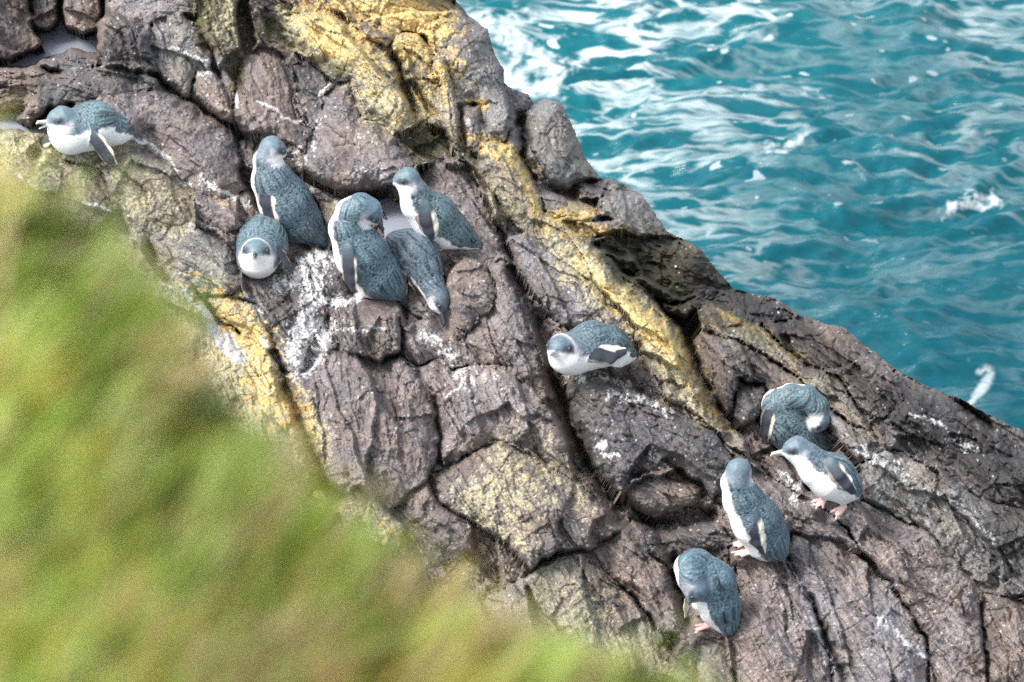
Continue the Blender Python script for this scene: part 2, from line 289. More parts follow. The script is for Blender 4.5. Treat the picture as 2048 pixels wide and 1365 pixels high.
# name, outline, lift, edge width, strike angle, roughness, colour, (tilt x, tilt y), z offset
ROCKS = [
 ('boulder', [(0,0),(55,0),(58,25),(68,65),(85,90),(20,120),(0,116)], 40,26,60,1,BROWN,(0,0),-175),
 ('boulder', [(52,0),(122,0),(118,42),(95,65),(62,50)], 40,22,60,.8,DARK,(0,0),-150),
 ('boulder', [(120,0),(214,0),(200,55),(165,70),(128,52)], 36,22,30,.8,BROWN,(0,0),-140),
 ('boulder', [(70,128),(145,102),(198,110),(205,132),(115,142)], 20,14,0,1,DARK,(0,0),-40),
 ('boulder', [(0,152),(68,133),(112,147),(95,178),(70,205),(22,222),(0,210)], 30,20,0,1.2,BROWN,(0,0),-20),
 ('boulder', [(112,147),(147,133),(246,136),(320,160),(338,185),(260,192),(190,197),(145,208),(100,218),(60,250),(30,240),(72,190)], 36,24,15,1.1,DARK,(0,0),-14),
 ('rock_slab', [(150,208),(190,196),(260,189),(335,183),(400,217),(465,260),(477,290),(480,345),(498,380),(440,400),(385,385),(340,330),(290,300),(250,310),(180,330),(130,320),(110,270)], 40,40,40,.45,MAUVE,(-.05,-.1),4),
 ('rock_slab', [(250,310),(290,300),(340,330),(385,385),(390,445),(340,450),(280,500),(240,420),(200,340)], 30,30,50,.6,TAN,(0,0),14),
 ('boulder', [(385,385),(440,400),(498,382),(515,425),(505,455),(450,468),(395,440)], 40,26,40,.8,MAUVE,(0,0),10),
 ('rock_slab', [(0,250),(60,262),(110,275),(130,320),(200,340),(240,420),(180,470),(0,420)], 20,30,40,.7,TAN,(0,0),20),
 ('boulder', [(195,60),(215,20),(245,25),(300,65),(295,90),(326,150),(270,133),(210,126),(200,100)], 46,28,55,.9,DARK,(0,0),-6),
 ('boulder', [(212,0),(393,0),(390,22),(340,36),(310,48),(290,52),(218,28)], 30,24,0,.5,LILAC,(0,0),-8),
 ('boulder', [(314,34),(362,27),(393,55),(424,110),(424,140),(393,145),(380,190),(369,200),(328,164),(294,85),(300,68)], 40,24,55,.7,GREY,(0,0),14),
 ('boulder', [(393,143),(424,140),(445,165),(470,250),(438,240),(382,197)], 34,18,60,.9,MAUVE,(0,0),10),
 ('rock_slab', [(395,0),(470,0),(500,30),(512,85),(475,140),(464,235),(440,155),(425,100),(393,50)], 18,14,70,1.2,OLIVE,(0,0),0),
 ('boulder', [(475,150),(492,110),(520,88),(555,102),(585,137),(592,205),(610,253),(620,318),(590,290),(533,270),(482,265),(464,235)], 46,26,75,.6,MAUVE,(0,0),10),
 ('boulder', [(588,130),(632,120),(656,165),(646,190),(650,240),(640,262),(616,253),(595,200)], 28,18,60,.9,DARK,(0,0),8),
 ('boulder', [(645,190),(700,157),(720,236),(747,240),(785,273),(805,304),(838,328),(790,372),(703,385),(640,366),(605,342),(612,290),(640,240)], 60,34,40,.5,MAUVE,(0,.1),18),
 ('boulder', [(520,20),(600,28),(658,31),(713,62),(798,127),(805,167),(822,219),(812,256),(785,273),(747,240),(720,236),(700,157),(668,164),(640,140),(600,110),(540,90)], 44,28,45,1.0,TAN,(0,0),6),
 ('boulder', [(805,167),(832,150),(875,165),(885,230),(850,245),(822,219)], 24,14,45,1.2,TAN,(0,0),4),
 ('boulder', [(778,85),(805,68),(846,75),(866,116),(866,150),(832,154),(798,127)], 36,20,45,1,OCHRE,(0,0),10),
 ('boulder', [(648,0),(893,0),(921,20),(850,68),(805,65),(775,85),(747,68),(710,38),(662,20)], 34,24,30,1,OCHRE,(0,0),0),
 ('boulder', [(706,50),(727,46),(781,72),(772,95),(730,78)], 22,10,30,.9,BROWN,(0,0),4),
 ('rock_slab', [(849,68),(873,34),(918,20),(980,58),(997,116),(1012,137),(1012,191),(1031,239),(1003,284),(962,287),(959,212),(914,205),(873,116)], 50,34,65,.9,GREY,(-.15,0),0),
 ('rock_slab', [(866,116),(884,113),(914,205),(921,294),(894,284),(873,239),(880,171)], 26,14,75,1,TAN,(0,0),8),
 ('boulder', [(921,219),(959,212),(962,287),(955,318),(928,294)], 24,12,85,1,BROWN,(0,0),10),
 ('boulder', [(1003,284),(1031,253),(1041,253),(1048,308),(1030,311)], 16,10,80,.4,LILAC,(0,0),-20),
 ('boulder', [(1007,165),(1027,176),(1062,186),(1060,219),(1037,243),(1012,195)], 22,12,50,1.2,DARK,(0,0),-30),
 ('boulder', [(1044,232),(1068,205),(1092,195),(1128,203),(1152,253),(1172,308),(1206,355),(1154,359),(1133,386),(1102,379),(1075,355),(1051,328)], 56,26,65,.8,GREY,(0,0),-20),
 ('boulder', [(1065,362),(1098,355),(1112,376),(1100,386),(1070,384)], 16,9,30,.6,MAUVE,(0,0),-10),
 ('boulder', [(1075,388),(1112,384),(1134,404),(1120,418),(1088,420)], 18,9,20,.9,GREY,(0,0),-6),
 ('rock_slab', [(1086,424),(1150,404),(1190,420),(1190,438),(1120,448),(1092,444)], 14,9,8,.9,OCHRE,(0,0),-4),
 ('rock_slab', [(1105,455),(1160,440),(1240,440),(1255,462),(1190,474),(1130,480)], 14,9,8,1.2,OCHRE,(0,0),-2),
 ('boulder', [(1150,375),(1200,355),(1250,362),(1240,380),(1196,398),(1160,400)], 22,12,10,1.3,DARK,(0,0),-14),
 ('boulder', [(1195,400),(1240,378),(1292,388),(1342,462),(1300,482),(1255,468),(1222,436),(1190,430)], 36,20,40,.7,GREY,(0,0),-10),
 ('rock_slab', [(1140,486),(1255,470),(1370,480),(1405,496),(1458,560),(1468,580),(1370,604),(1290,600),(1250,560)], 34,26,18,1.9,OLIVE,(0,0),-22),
 ('rock_slab', [(1260,566),(1290,602),(1370,606),(1470,582),(1562,598),(1600,632),(1520,650),(1480,640),(1400,618),(1370,640),(1330,620)], 28,20,18,1.9,DARK,(0,0),-22),
 ('rock_slab', [(1395,622),(1440,613),(1520,650),(1560,690),(1612,735),(1670,748),(1720,820),(1740,862),(1700,850),(1640,790),(1560,730),(1480,680),(1400,660)], 34,20,38,1.1,TAN,(0,0),-8),
 ('rock_slab', [(1522,650),(1605,632),(1692,653),(1734,690),(1790,732),(1800,800),(1765,842),(1722,820),(1672,748),(1612,733),(1562,690)], 34,24,38,1.5,BROWN,(0,0),-14),
 ('rock_slab', [(1795,735),(1855,770),(1932,800),(2048,858),(2048,960),(1900,900),(1768,846),(1802,800)], 34,28,34,1.5,DARK,(0,0),-10),
 ('boulder', [(1385,690),(1400,662),(1480,682),(1560,732),(1640,792),(1660,830),(1640,880),(1560,840),(1528,770),(1478,760),(1460,830),(1425,790)], 44,30,60,1,BROWN,(0,0),2),
 ('boulder', [(1478,762),(1526,772),(1535,800),(1520,835),(1490,850),(1462,830)], 20,12,70,.8,DARK,(0,0),8),
 ('boulder', [(1640,792),(1700,852),(1742,864),(1770,900),(1720,930),(1680,880),(1650,850)], 30,20,60,1,GREY,(0,0),6),
 ('rock_ridge', [(897,284),(925,300),(955,318),(969,290),(1007,287),(1034,308),(1062,345),(1088,430),(1120,445),(1200,505),(1200,610),(1130,545),(1062,482),(1020,440),(985,385),(945,335)], 54,26,52,1.0,TAN,(.05,0),18),
 ('rock_ridge', [(1120,445),(1200,503),(1290,582),(1362,660),(1388,735),(1372,780),(1330,765),(1290,740),(1280,690),(1200,612),(1180,540)], 58,30,48,.9,OCHRE,(.05,0),24),
 ('rock_ridge', [(1388,735),(1450,830),(1490,885),(1500,920),(1450,880),(1392,832),(1330,795),(1330,765),(1372,780)], 46,20,46,.9,TAN,(0,0),22),
 ('boulder', [(798,273),(846,239),(887,260),(900,290),(912,312),(884,325),(845,330)], 20,18,30,1.2,OLIVE,(0,0),-14),
 ('boulder', [(838,336),(880,323),(932,335),(958,375),(978,415),(1008,470),(1000,505),(975,535),(930,512),(890,505),(850,430)], 36,30,60,.7,MAUVE,(0,0),-10),
 ('rock_slab', [(912,312),(945,335),(985,385),(1020,440),(1012,475),(980,415),(958,375),(935,336)], 34,14,58,1.1,OLIVE,(0,0),12),
 ('rock_slab', [(1012,478),(1052,463),(1110,512),(1192,568),(1278,660),(1262,700),(1180,648),(1120,655),(1072,590),(1030,530)], 46,26,50,.55,LILAC,(0,0),8),
 ('rock_slab', [(1008,530),(1030,532),(1072,592),(1118,655),(1100,700),(1072,690),(1040,610)], 36,16,60,.8,MAUVE,(0,0),0),
 ('boulder', [(600,345),(640,368),(703,387),(700,440),(660,470),(625,390),(600,375)], 24,20,20,.6,TAN,(0,0),-6),
 ('boulder', [(300,480),(330,452),(385,443),(440,472),(468,500),(488,560),(455,600),(400,588),(340,560)], 50,30,30,.6,GREY,(0,0),8),
 ('boulder', [(408,596),(455,586),(520,610),(545,650),(556,700),(530,705),(500,680),(440,640)], 40,20,45,.8,GREY,(0,0),14),
 ('rock_slab', [(488,545),(560,540),(612,500),(660,505),(690,540),(700,600),(655,630),(625,680),(600,745),(568,745),(552,690),(545,650),(515,606),(488,580)], 36,26,55,1.4,DARK,(0,0),-6),
 ('boulder', [(660,606),(715,596),(790,596),(815,640),(800,700),(760,725),(690,700),(664,660)], 40,20,70,1.2,BROWN,(0,0),12),
 ('boulder', [(893,548),(930,514),(974,532),(992,585),(978,622),(930,665),(893,645),(880,610)], 46,20,40,.5,MAUVE,(0,0),16),
 ('rock_slab', [(800,652),(850,640),(893,650),(935,690),(960,725),(900,742),(868,720),(835,735),(808,715)], 34,20,60,.8,MAUVE,(0,0),14),
 ('rock_slab', [(565,752),(610,742),(660,700),(700,702),(765,728),(800,712),(830,745),(872,830),(880,905),(850,965),(790,1012),(720,1000),(662,975),(632,905),(602,830)], 66,50,75,1.0,MAUVE,(0,0),24),
 ('rock_slab', [(800,712),(835,737),(868,722),(902,744),(960,728),(1010,740),(1090,800),(1130,870),(1150,965),(1100,940),(1062,900),(985,882),(890,935),(880,905),(872,830),(830,745)], 60,44,60,1.0,MAUVE,(0,0),20),
 ('rock_slab', [(978,535),(1005,508),(1040,612),(1072,692),(1090,745),(1112,800),(1090,800),(1010,740),(960,725),(935,690),(930,667),(980,622),(994,585)], 50,30,62,.8,MAUVE,(0,0),10),
 ('boulder', [(862,945),(890,935),(985,884),(1062,902),(1100,942),(1152,968),(1205,1012),(1240,1060),(1180,1100),(1120,1100),(1060,1140),(1010,1085),(950,1045),(880,1010)], 60,40,60,1.0,BROWN,(0,0),22),
 ('boulder', [(780,1022),(852,968),(880,1012),(945,1050),(952,1100),(900,1130),(850,1140),(800,1110)], 46,26,50,.8,BROWN,(0,0),14),
 ('rock_ridge', [(290,560),(380,568),(425,640),(482,668),(532,702),(562,745),(600,820),(632,905),(642,965),(600,1000),(500,930),(400,740),(300,620)], 60,34,62,.8,OCHRE,(0,0),34),
 ('boulder', [(560,985),(604,1002),(645,968),(682,1010),(662,1060),(600,1045)], 34,20,50,.9,OCHRE,(0,0),30),
 ('boulder', [(668,1002),(722,974),(780,1028),(812,1062),(790,1115),(724,1075),(682,1052)], 44,22,50,1,TAN,(0,0),24),
 ('boulder', [(1128,772),(1160,752),(1205,745),(1290,792),(1385,842),(1440,882),(1468,930),(1430,1000),(1400,965),(1360,940),(1290,945),(1235,985),(1185,930),(1140,850)], 64,36,30,1.2,DARK,(0,0),14),
 ('boulder', [(1243,990),(1292,952),(1360,948),(1402,985),(1395,1015),(1318,1038),(1268,1022)], 46,22,20,.8,BROWN,(0,0),12),
 ('rock_slab', [(1470,905),(1500,920),(1545,960),(1600,985),(1690,1050),(1720,1100),(1640,1080),(1580,1060),(1570,1110),(1480,1110),(1440,1040),(1432,1000),(1468,932)], 40,34,35,1.2,MAUVE,(0,0),2),
 ('rock_slab', [(1282,1045),(1320,1040),(1400,1018),(1436,1045),(1470,1090),(1440,1100),(1390,1095),(1345,1130),(1300,1110)], 34,22,30,1,DARK,(0,0),4),
 ('rock_slab', [(1170,1105),(1245,1062),(1285,1100),(1335,1140),(1362,1200),(1385,1265),(1330,1270),(1255,1180)], 44,22,52,1.1,BROWN,(0,0),12),
 ('rock_slab', [(1060,1150),(1120,1110),(1168,1108),(1250,1182),(1325,1272),(1350,1365),(1100,1365),(960,1200)], 44,30,58,1.1,(.23,.205,.17),(0,0),14),
 ('boulder', [(1390,1280),(1450,1272),(1520,1365),(1360,1365)], 40,24,60,.8,MAUVE,(0,0),10),
 ('rock_slab', [(1470,1115),(1566,1115),(1622,1205),(1660,1290),(1686,1365),(1522,1365),(1456,1272),(1480,1190)], 56,36,62,.8,MAUVE,(0,0),12),
 ('rock_slab', [(1584,1064),(1684,1084),(1782,1165),(1850,1282),(1880,1365),(1688,1365),(1662,1290),(1624,1204),(1572,1112)], 56,36,58,.8,LILAC,(0,0),12),
 ('rock_slab', [(1600,985),(1720,1000),(1850,1062),(1958,1180),(2000,1365),(1882,1365),(1852,1280),(1784,1163),(1722,1100),(1692,1050)], 50,30,50,1.1,MAUVE,(0,0),8),
 ('rock_slab', [(1722,930),(1772,900),(1850,922),(1962,1002),(2048,1100),(2048,1240),(1960,1178),(1852,1060),(1726,998)], 46,28,42,1.3,GREY,(0,0),2),
 ('rock_slab', [(1768,848),(1900,902),(2048,962),(2048,1098),(1964,1000),(1852,920),(1774,898)], 40,26,38,1.3,DARK,(0,0),-8),
 ('rock_slab', [(1962,1182),(2048,1244),(2048,1365),(2002,1365)], 40,26,55,1.1,BROWN,(0,0),0),
]
def ext(p):
    x, y = p
    return (x - 300 if x <= 0 else x + 320 if x >= 2048 else x, y - 260 if y <= 0 else y + 260 if y >= 1365 else y)
for i, r in enumerate(ROCKS):
    r = list(r); r[1] = [ext(p) for p in r[1]]; ROCKS[i] = r
POOL = [(-400,-400),(212,-400),(212,50),(205,130),(120,200),(60,262),(-300,262)]
PUDDLE = [(776,420),(800,405),(826,440),(846,475),(812,480),(786,470)]

ZB = 0.5 * (Y - 682) - 0.06 * (X - 1024)
ZB = ZB - 130 * np.exp(-ES / 55) - 60 * np.exp(-ES/150)
ZB += 40 * perlin(X/400, Y/400, 21)
UU = X*.68 + Y*.73 + 40*perlin(X/160, Y/160, 22); VV = -X*.73 + Y*.68 + 30*perlin(X/160, Y/160, 23)
RGT = sstep(1150, 1500, X + .35*Y - 250)
ZB += RGT*(24*ridged(UU/520, VV/105, 24, 2, .5) + 12*ridged(UU/260, VV/38, 26, 3, .6)) + (1-RGT)*(16*fbm(UU/190, VV/85, 28, 3, .55))
TRENCH = [([(330,170),(400,225),(470,262),(560,330),(610,362),(700,398),(770,400)], 12, 60),
          ([(1086,640),(1105,700),(1118,770),(1150,860),(1200,960),(1250,1035),(1330,1050),(1420,1030)], 17, 95),
          ([(560,745),(600,830),(640,950),(668,1000)], 11, 60),
          ([(1250,560),(1330,630),(1385,690),(1420,790),(1470,870)], 20, 75),
          ([(1040,240),(1048,320),(1075,370),(1150,390)], 12, 60),
          ([(920,220),(926,300),(960,320)], 6, 40),
          ([(500,30),(560,60),(600,110),(640,130)], 18, 40),
          ([(790,110),(815,190),(830,235)], 8, 45),
          ([(745,400),(770,395),(800,420),(830,470)], 24, 75),
          ([(800,640),(806,690),(835,745),(870,800),(880,900)], 5, 26),
          ([(1010,480),(1035,555),(1075,640),(1090,700)], 7, 40),
          ([(1345,1130),(1370,1210),(1380,1260)], 12, 60),
          ([(1620,1200),(1660,1290),(1690,1365)], 8, 40),
          ([(1230,990),(1300,1048),(1350,1120)], 10, 50)]
for pts, w_, dep in TRENCH:
    dd = seg_dist(wx, wy, pts); ZB = ZB - 1.25*dep * np.exp(-(dd / (w_*1.1))**2)

ID = np.full(X.shape, -1, int); EDGE = np.full(X.shape, 0.0)
for i, r in enumerate(ROCKS):
    pts = r[1]; xs = [p[0] for p in pts]; ys = [p[1] for p in pts]
    j0, j1 = np.searchsorted(gx, [min(xs) - 12, max(xs) + 12]); i0, i1 = np.searchsorted(gy, [min(ys) - 12, max(ys) + 12])
    sl = (slice(i0, i1), slice(j0, j1))
    ins = in_poly(wx[sl], wy[sl], pts)
    e = seg_dist(wx[sl], wy[sl], pts + [pts[0]])
    ID[sl] = np.where(ins, i, ID[sl]); EDGE[sl] = np.where(ins, e, EDGE[sl])
# drop speckles of a rock that a later rock cut off: keep as is, they read as loose rubble

def detail(x, y, ang, rough, seed):
    a = math.radians(ang); u = x*math.cos(a) + y*math.sin(a); v = -x*math.sin(a) + y*math.cos(a)
    u = u + 12*perlin(x/70, y/70, seed+1) + 3*perlin(x/14, y/14, seed+2); v = v + 12*perlin(x/70, y/70, seed+3) + 2.5*perlin(x/14, y/14, seed+4)
    z = np.zeros(x.shape)
    crack = np.zeros(x.shape)
    # broken planes at three sizes, long along the strike; only some of their joints stand open
    for sc, an, sl, cr, cw, keep in ((210, 1.8, .34, 0, .02, .0), (105, 2.4, .72, 4, .018, .20), (46, 3.0, .54, 3.0, .035, .35), (17, 3.0, .50, 1.8, .07, .6)):
        f1, f2, idn, dx, dy = worley(u/(sc*an), v/sc, seed + int(sc))
        z += sl*rough*(((R3[idn]-.5)*dx*sc*an*.5 + (R4[idn]-.5)*dy*sc*1.7)) + (R5[idn]-.5)*sc*.13*rough
        gate = sstep(-.05, .35, perlin(u/(sc*1.5), v/(sc*1.5), seed+77) + keep - .5)
        c = np.exp(-((f2-f1)/cw))*gate
        z -= cr*c*min(1.2, .5+.6*rough); crack = np.maximum(crack, c)
    # long seams running with the strike, and a few across it
    for lu, lv, w_, dep, sd_ in ((150, 30, .032, 9, 51), (80, 14, .045, 5.5, 57), (36, 7, .07, 2.6, 61), (26, 70, .03, 6.0, 67), (60, 22, .022, 7, 71)):
        n_ = perlin(u/lu, v/lv, seed+sd_); g = sstep(.0, .4, perlin(u/(lu*.8), v/(lv*2.2), seed+sd_+2)+.12)
        c = np.exp(-np.abs(n_)/w_)*g; z -= dep*c*min(1.3, .5+.6*rough)
        z += sstep(-w_*1.5, w_*1.5, n_)*dep*.55*g*(1 if sd_ % 2 else -1)*rough
    z += rough*2.2*ridged(u/48, v/13, seed+31, 4, .55) + 2.4*fbm(x/16, y/16, seed+41, 4, .62) + .7*perlin(x/2.9, y/2.9, seed+44)
    return z, crack

FUSE = .06 + .60*sstep(.05, .6, fbm(X/70, Y/70, 650, 3, .6))
Z = np.zeros(X.shape); TINT = np.zeros(X.shape + (3,)); CR = np.zeros(X.shape)
for i in range(-1, len(ROCKS)):
    m = (ID == i)
    if not m.any(): continue
    x, y = X[m], Y[m]
    if i < 0:
        z, c = detail(x, y, 50, 1.4, 900); Z[m] = ZB[m] - 26 + 1.5*z; TINT[m] = BROWN; CR[m] = c
        continue
    _, pts, lift, ew, ang, rough, colr, tilt, zo = ROCKS[i]
    z, c = detail(x, y, ang, rough, 40 + i*3)
    e = EDGE[m]; cx = np.mean([p[0] for p in pts]); cy = np.mean([p[1] for p in pts])
    gm = FUSE[m]; be = np.clip(e/(ew*(.9 + .5*perlin(x/30, y/30, 640+i))), 0, 1); be = be*(2 - be)
    em = max(20., np.percentile(e, 97)); E_ = np.clip(e/em, 0, 1); dome = .50*lift*min(1.4, em/45)*(1 - (1-E_)**2)
    prof = dome + .5*lift*(1 - gm*(1 - be)) + gm*(5*sstep(1, 7, e) - 6*np.exp(-e/3)) - 2
    tx_ = tilt[0] + .30*(R2[i*3]-.5); ty_ = tilt[1] + .30*(R3[i*5+2]-.5)
    Z[m] = ZB[m] + zo*.8 - 14 + prof + np.clip(tx_*(x-cx) + ty_*(y-cy), -34, 34) + z
    v = 1 + .16*(R1[i]-.5)
    TINT[m] = np.array(colr)*v; CR[m] = c
# pool and puddle basins
PH = px2w(60, 262, 0.5*(262-682)+10)[2]                      # height of the tide pool
def level_z(x, y, zw):
    P = ray_to_z(x, y, zw); d = -(P - CAM) @ AT * -1.0
    d = ((P - CAM) @ (-AT)); return (D0 - d) / S
zp = level_z(X, Y, PH)
mp_ = in_poly(X, Y, POOL) & (ID < 0)
Z = np.where(mp_, np.minimum(Z, zp - 25), Z)
for k in (0, 1, 2):        # boulders on the far bank of the pool
    m = ID == k; Z[m] += zp[m].max() + 60 - np.median(Z[m])
PUH = px2w(800, 470, 0.5*(470-682)+6)[2]
zq = level_z(X, Y, PUH); mq = seg_dist(X, Y, PUDDLE+[PUDDLE[0]]); inq = in_poly(X, Y, PUDDLE)
Z = np.where(inq | (mq < 5), np.minimum(Z, zq - 8), Z)

# footing for the birds: where they touch, the rock is there; behind their bodies it stays back
base = np.array(Z)
for p in PENGUINS:
    ax, ay, az = p['ground']
    w_ = np.exp(-(((X-ax)**2 + (Y-ay)**2) / 34.0**2))
    i0, j0 = int((ay + MG)/STEP), int((ax + MG)/STEP)
    zt = float(np.mean(base[i0-6:i0+7, j0-6:j0+7]))
    p['z0'] = zt - az
    prims = [(a[0], a[1], a[2], a[3]) for a in p['body'] + p['neck']]
    if not p.get('hidebeak'):
        n_ = p['neck'][-1]; F_ = np.array(p['F'])/np.linalg.norm(p['F']); prims += [tuple(np.array(n_[:3]) + F_*(n_[3] + q_)) + (r_,) for q_, r_ in ((6, 18), (18, 16), (30, 14))]
    Z = Z*(1 - w_) + (zt + .35*(Z - zt) + .35*(Y - ay)) * w_
    for f in p['feet']:
        pts = [f['a']] + f['t']
        fx = np.mean([q[0] for q in pts]); fy = np.mean([q[1] for q in pts]) + 2; fz = np.mean([q[2] for q in pts]) + p['z0'] - 2
        w2 = np.exp(-(((X-fx)**2 + (Y-fy)**2) / 20.0**2)**1.5)
        Z = Z*(1-w2) + (fz + .25*(Z-fz)*0 + .9*(Y-fy) + .15*(base-zt))*w2
    prims += [(q[0], q[1], q[2] - 2, q[3]*1.25) for f in p['flip'] for q in f['p']]
    for (bx, by, bz, br) in prims:
        d2 = np.hypot(X - bx, Y - by)
        lim = bz + p['z0'] - .75*np.sqrt(np.maximum(br*br*1.05 - d2*d2, 0)) + 2.2*np.maximum(d2 - br*.98, 0)
        near = d2 < br*1.9
        Z = np.where(near, np.minimum(Z, lim), Z)

jx = np.clip(np.arange(nx)[None, :] + (15*perlin(X/60, Y/60, 201) + 9*perlin(X/22, Y/22, 202) + 4*perlin(X/8, Y/8, 203)).astype(int), 0, nx-1)
jy = np.clip(np.arange(ny)[:, None] + (15*perlin(X/60, Y/60, 211) + 9*perlin(X/22, Y/22, 212) + 4*perlin(X/8, Y/8, 213)).astype(int), 0, ny-1)
TINT = TINT[jy, jx]
for it_ in range(9):
    Zp = np.pad(Z, 1, mode='edge'); Zb = (Zp[1:-1, 1:-1]*2 + Zp[:-2, 1:-1] + Zp[2:, 1:-1] + Zp[1:-1, :-2] + Zp[1:-1, 2:])/6
    lo_ = 7.0 if it_ < 3 else 9.0
    k_ = sstep(lo_, lo_ + 8, np.maximum(np.abs(Zp[2:, 1:-1] - Zp[:-2, 1:-1]), np.abs(Zp[1:-1, 2:] - Zp[1:-1, :-2]))/2); Z = Z*(1-k_) + Zb*k_
# ---- colour of the rock: lichen, guano, weed, all as patches with their own outline
def blob(x0, y0, rx, ry, ang=0):
    a = math.radians(ang); dx, dy = X - x0, Y - y0
    u = dx*math.cos(a) + dy*math.sin(a); v = -dx*math.sin(a) + dy*math.cos(a)
    return np.exp(-((u/rx)**2 + (v/ry)**2))
n_big = fbm(X/60, Y/60, 301, 5, .6); n_mid = fbm(X/18, Y/18, 311, 5, .65); n_fine = fbm(X/5, Y/5, 321, 3, .7)
n_str = fbm((X*.62+Y*.78)/60, (-X*.78+Y*.62)/9, 331, 4, .6)
ALB = TINT*.9
ALB *= (1 + .22*n_big + .16*n_mid + .10*n_fine)[..., None]
# warm / cool drift between iron-stained and grey rock
dr = sstep(-.5, .6, fbm(X/120, Y/120, 341, 4, .6) + .3*n_mid)[..., None]
ALB = ALB * (1-dr) * np.array([.95, .98, 1.05]) + ALB * dr * np.array([1.05, 1.0, .95])
def apply(mask, colr, noise, lo, hi, amt=1.0):
    global ALB
    k = (sstep(lo, hi, mask + noise) * amt)[..., None]; ALB = ALB*(1-k) + np.array(colr)*(1 + .2*n_fine[..., None])*k
# dry pale crust and dark iron film, both in ragged patches
apply(.0*n_mid, (.40,.385,.375), .55*fbm(X/34, Y/26, 371, 5, .7) + .30*n_str + .2*n_fine, .38, .95, .55)
apply(.0*n_mid, (.085,.070,.072), .55*fbm(X/40, Y/30, 381, 5, .7) - .30*n_str + .2*n_fine, .42, .95, .55)
# pale olive-cream crustose lichen
LP = blob(480,720,200,80,60)*1.0 + blob(600,900,90,50,65)*.7 + blob(1160,520,130,36,45)*.7 + blob(1330,680,130,44,52)*.7 + blob(720,90,150,80,20)*.4 + blob(1500,670,110,34,35)*.4 + blob(1180,980,50,60)*.5 + blob(950,1000,60,50)*.5 + blob(690,110,110,50,35)*.9 + blob(600,50,80,40,20)*.8 + blob(770,220,60,60)*.9 + blob(860,220,40,60,60)*.8 + blob(1060,940,100,80,40)*.8 + blob(1000,1060,90,70,45)*.6 \
   + blob(1120,560,40,30,45)*.4 + blob(1210,590,120,40,45)*.9 + blob(1330,700,90,32,55)*.9 + blob(1400,820,70,20,48)*.8 + blob(1000,400,90,26,55)*.7 + blob(1180,1240,110,70,50)*.6 \
   + blob(280,380,120,60,40)*.7 + blob(80,300,110,50,20)*.8 + blob(560,860,110,60,65)*.9 + blob(730,1030,60,40,45)*.7 + blob(1530,680,90,26,35)*.6 + blob(450,30,60,50)*.6 + blob(950,150,50,80,65)*.25
apply(LP, (.42,.385,.25), .5*n_mid*sstep(-.2, .4, LP) + .4*n_fine*sstep(-.2, .4, LP) + .25*n_big, .45, .95, .8)
LY = blob(640,40,90,40,30)*.6 + blob(730,140,100,50,40)*.5 + blob(870,90,60,60)*.5 + blob(850,220,50,80,60)*.5 + blob(770,20,130,26,5)*1.0 + blob(830,40,80,40,10)*.9 + blob(822,98,34,26)*1.0 + blob(880,150,26,60,60)*.6 + blob(960,206,28,12,20)*.9 + blob(1000,300,44,20,10)*1.1 + blob(1045,350,50,16,62)*1.0 + blob(1070,410,30,12,70)*.8 \
   + blob(948,275,12,40,85)*.7 + blob(1140,430,60,16,-5)*1.1 + blob(1180,462,80,16,3)*1.0 + blob(1240,600,160,34,45)*.85 + blob(1355,700,100,32,58)*.7 + blob(1300,650,60,20,48)*.7 + blob(1430,830,60,12,50)*.7 \
   + blob(1470,640,70,10,25)*.95 + blob(1560,690,60,10,42)*.8 + blob(545,800,130,66,62)*.8 + blob(620,920,70,26,70)*.9 + blob(470,640,120,50,45)*.9 + blob(640,1010,50,30,40)*.8 + blob(770,1060,34,22,40)*.6 + blob(720,80,60,30,30)*.5 \
   + blob(1060,960,40,30)*.3 + blob(650,90,80,30,30)*.45 + blob(1490,1300,14,60,60)*.2 + blob(440,400,40,14,20)*.45 + blob(400,200,16,8)*.2
apply(LY, (.55,.385,.145), .75*n_mid*sstep(0, .35, LY) + .45*n_fine*sstep(0, .35, LY) + .25*n_big*sstep(0, .3, LY), .60, 1.0, .88)
apply(LY, (.60,.46,.20), .55*fbm(X/11, Y/11, 361, 4, .7)*sstep(.1, .5, LY) + .2*n_fine, .72, 1.05, .7)
# dark weed and moss in the damp joints
MO = blob(540,60,40,34)*1.0 + blob(395,40,40,26)*.9 + blob(480,150,16,60)*.9 + blob(670,140,36,26)*1.0 + blob(840,290,50,40)*.8 + blob(940,320,60,20,50)*.8 + blob(770,400,60,20)*1.1 + blob(1300,540,120,40,20)*.8 \
   + blob(1360,610,120,26,25)*.8 + blob(985,590,12,26)*.8 + blob(320,130,20,40)*.4 + blob(1000,440,16,60,60)*.6 + blob(820,180,14,40)*.6 + blob(380,100,30,30)*.3 + blob(330,440,24,16)*.5 + blob(1350,1290,50,40)*.7 + blob(1090,1080,80,30,30)*.4 + blob(60,180,60,30)*.3 + blob(160,320,60,16)*.5
apply(MO, (.060,.062,.022), .4*n_mid + .3*n_fine, .45, .9, .8)
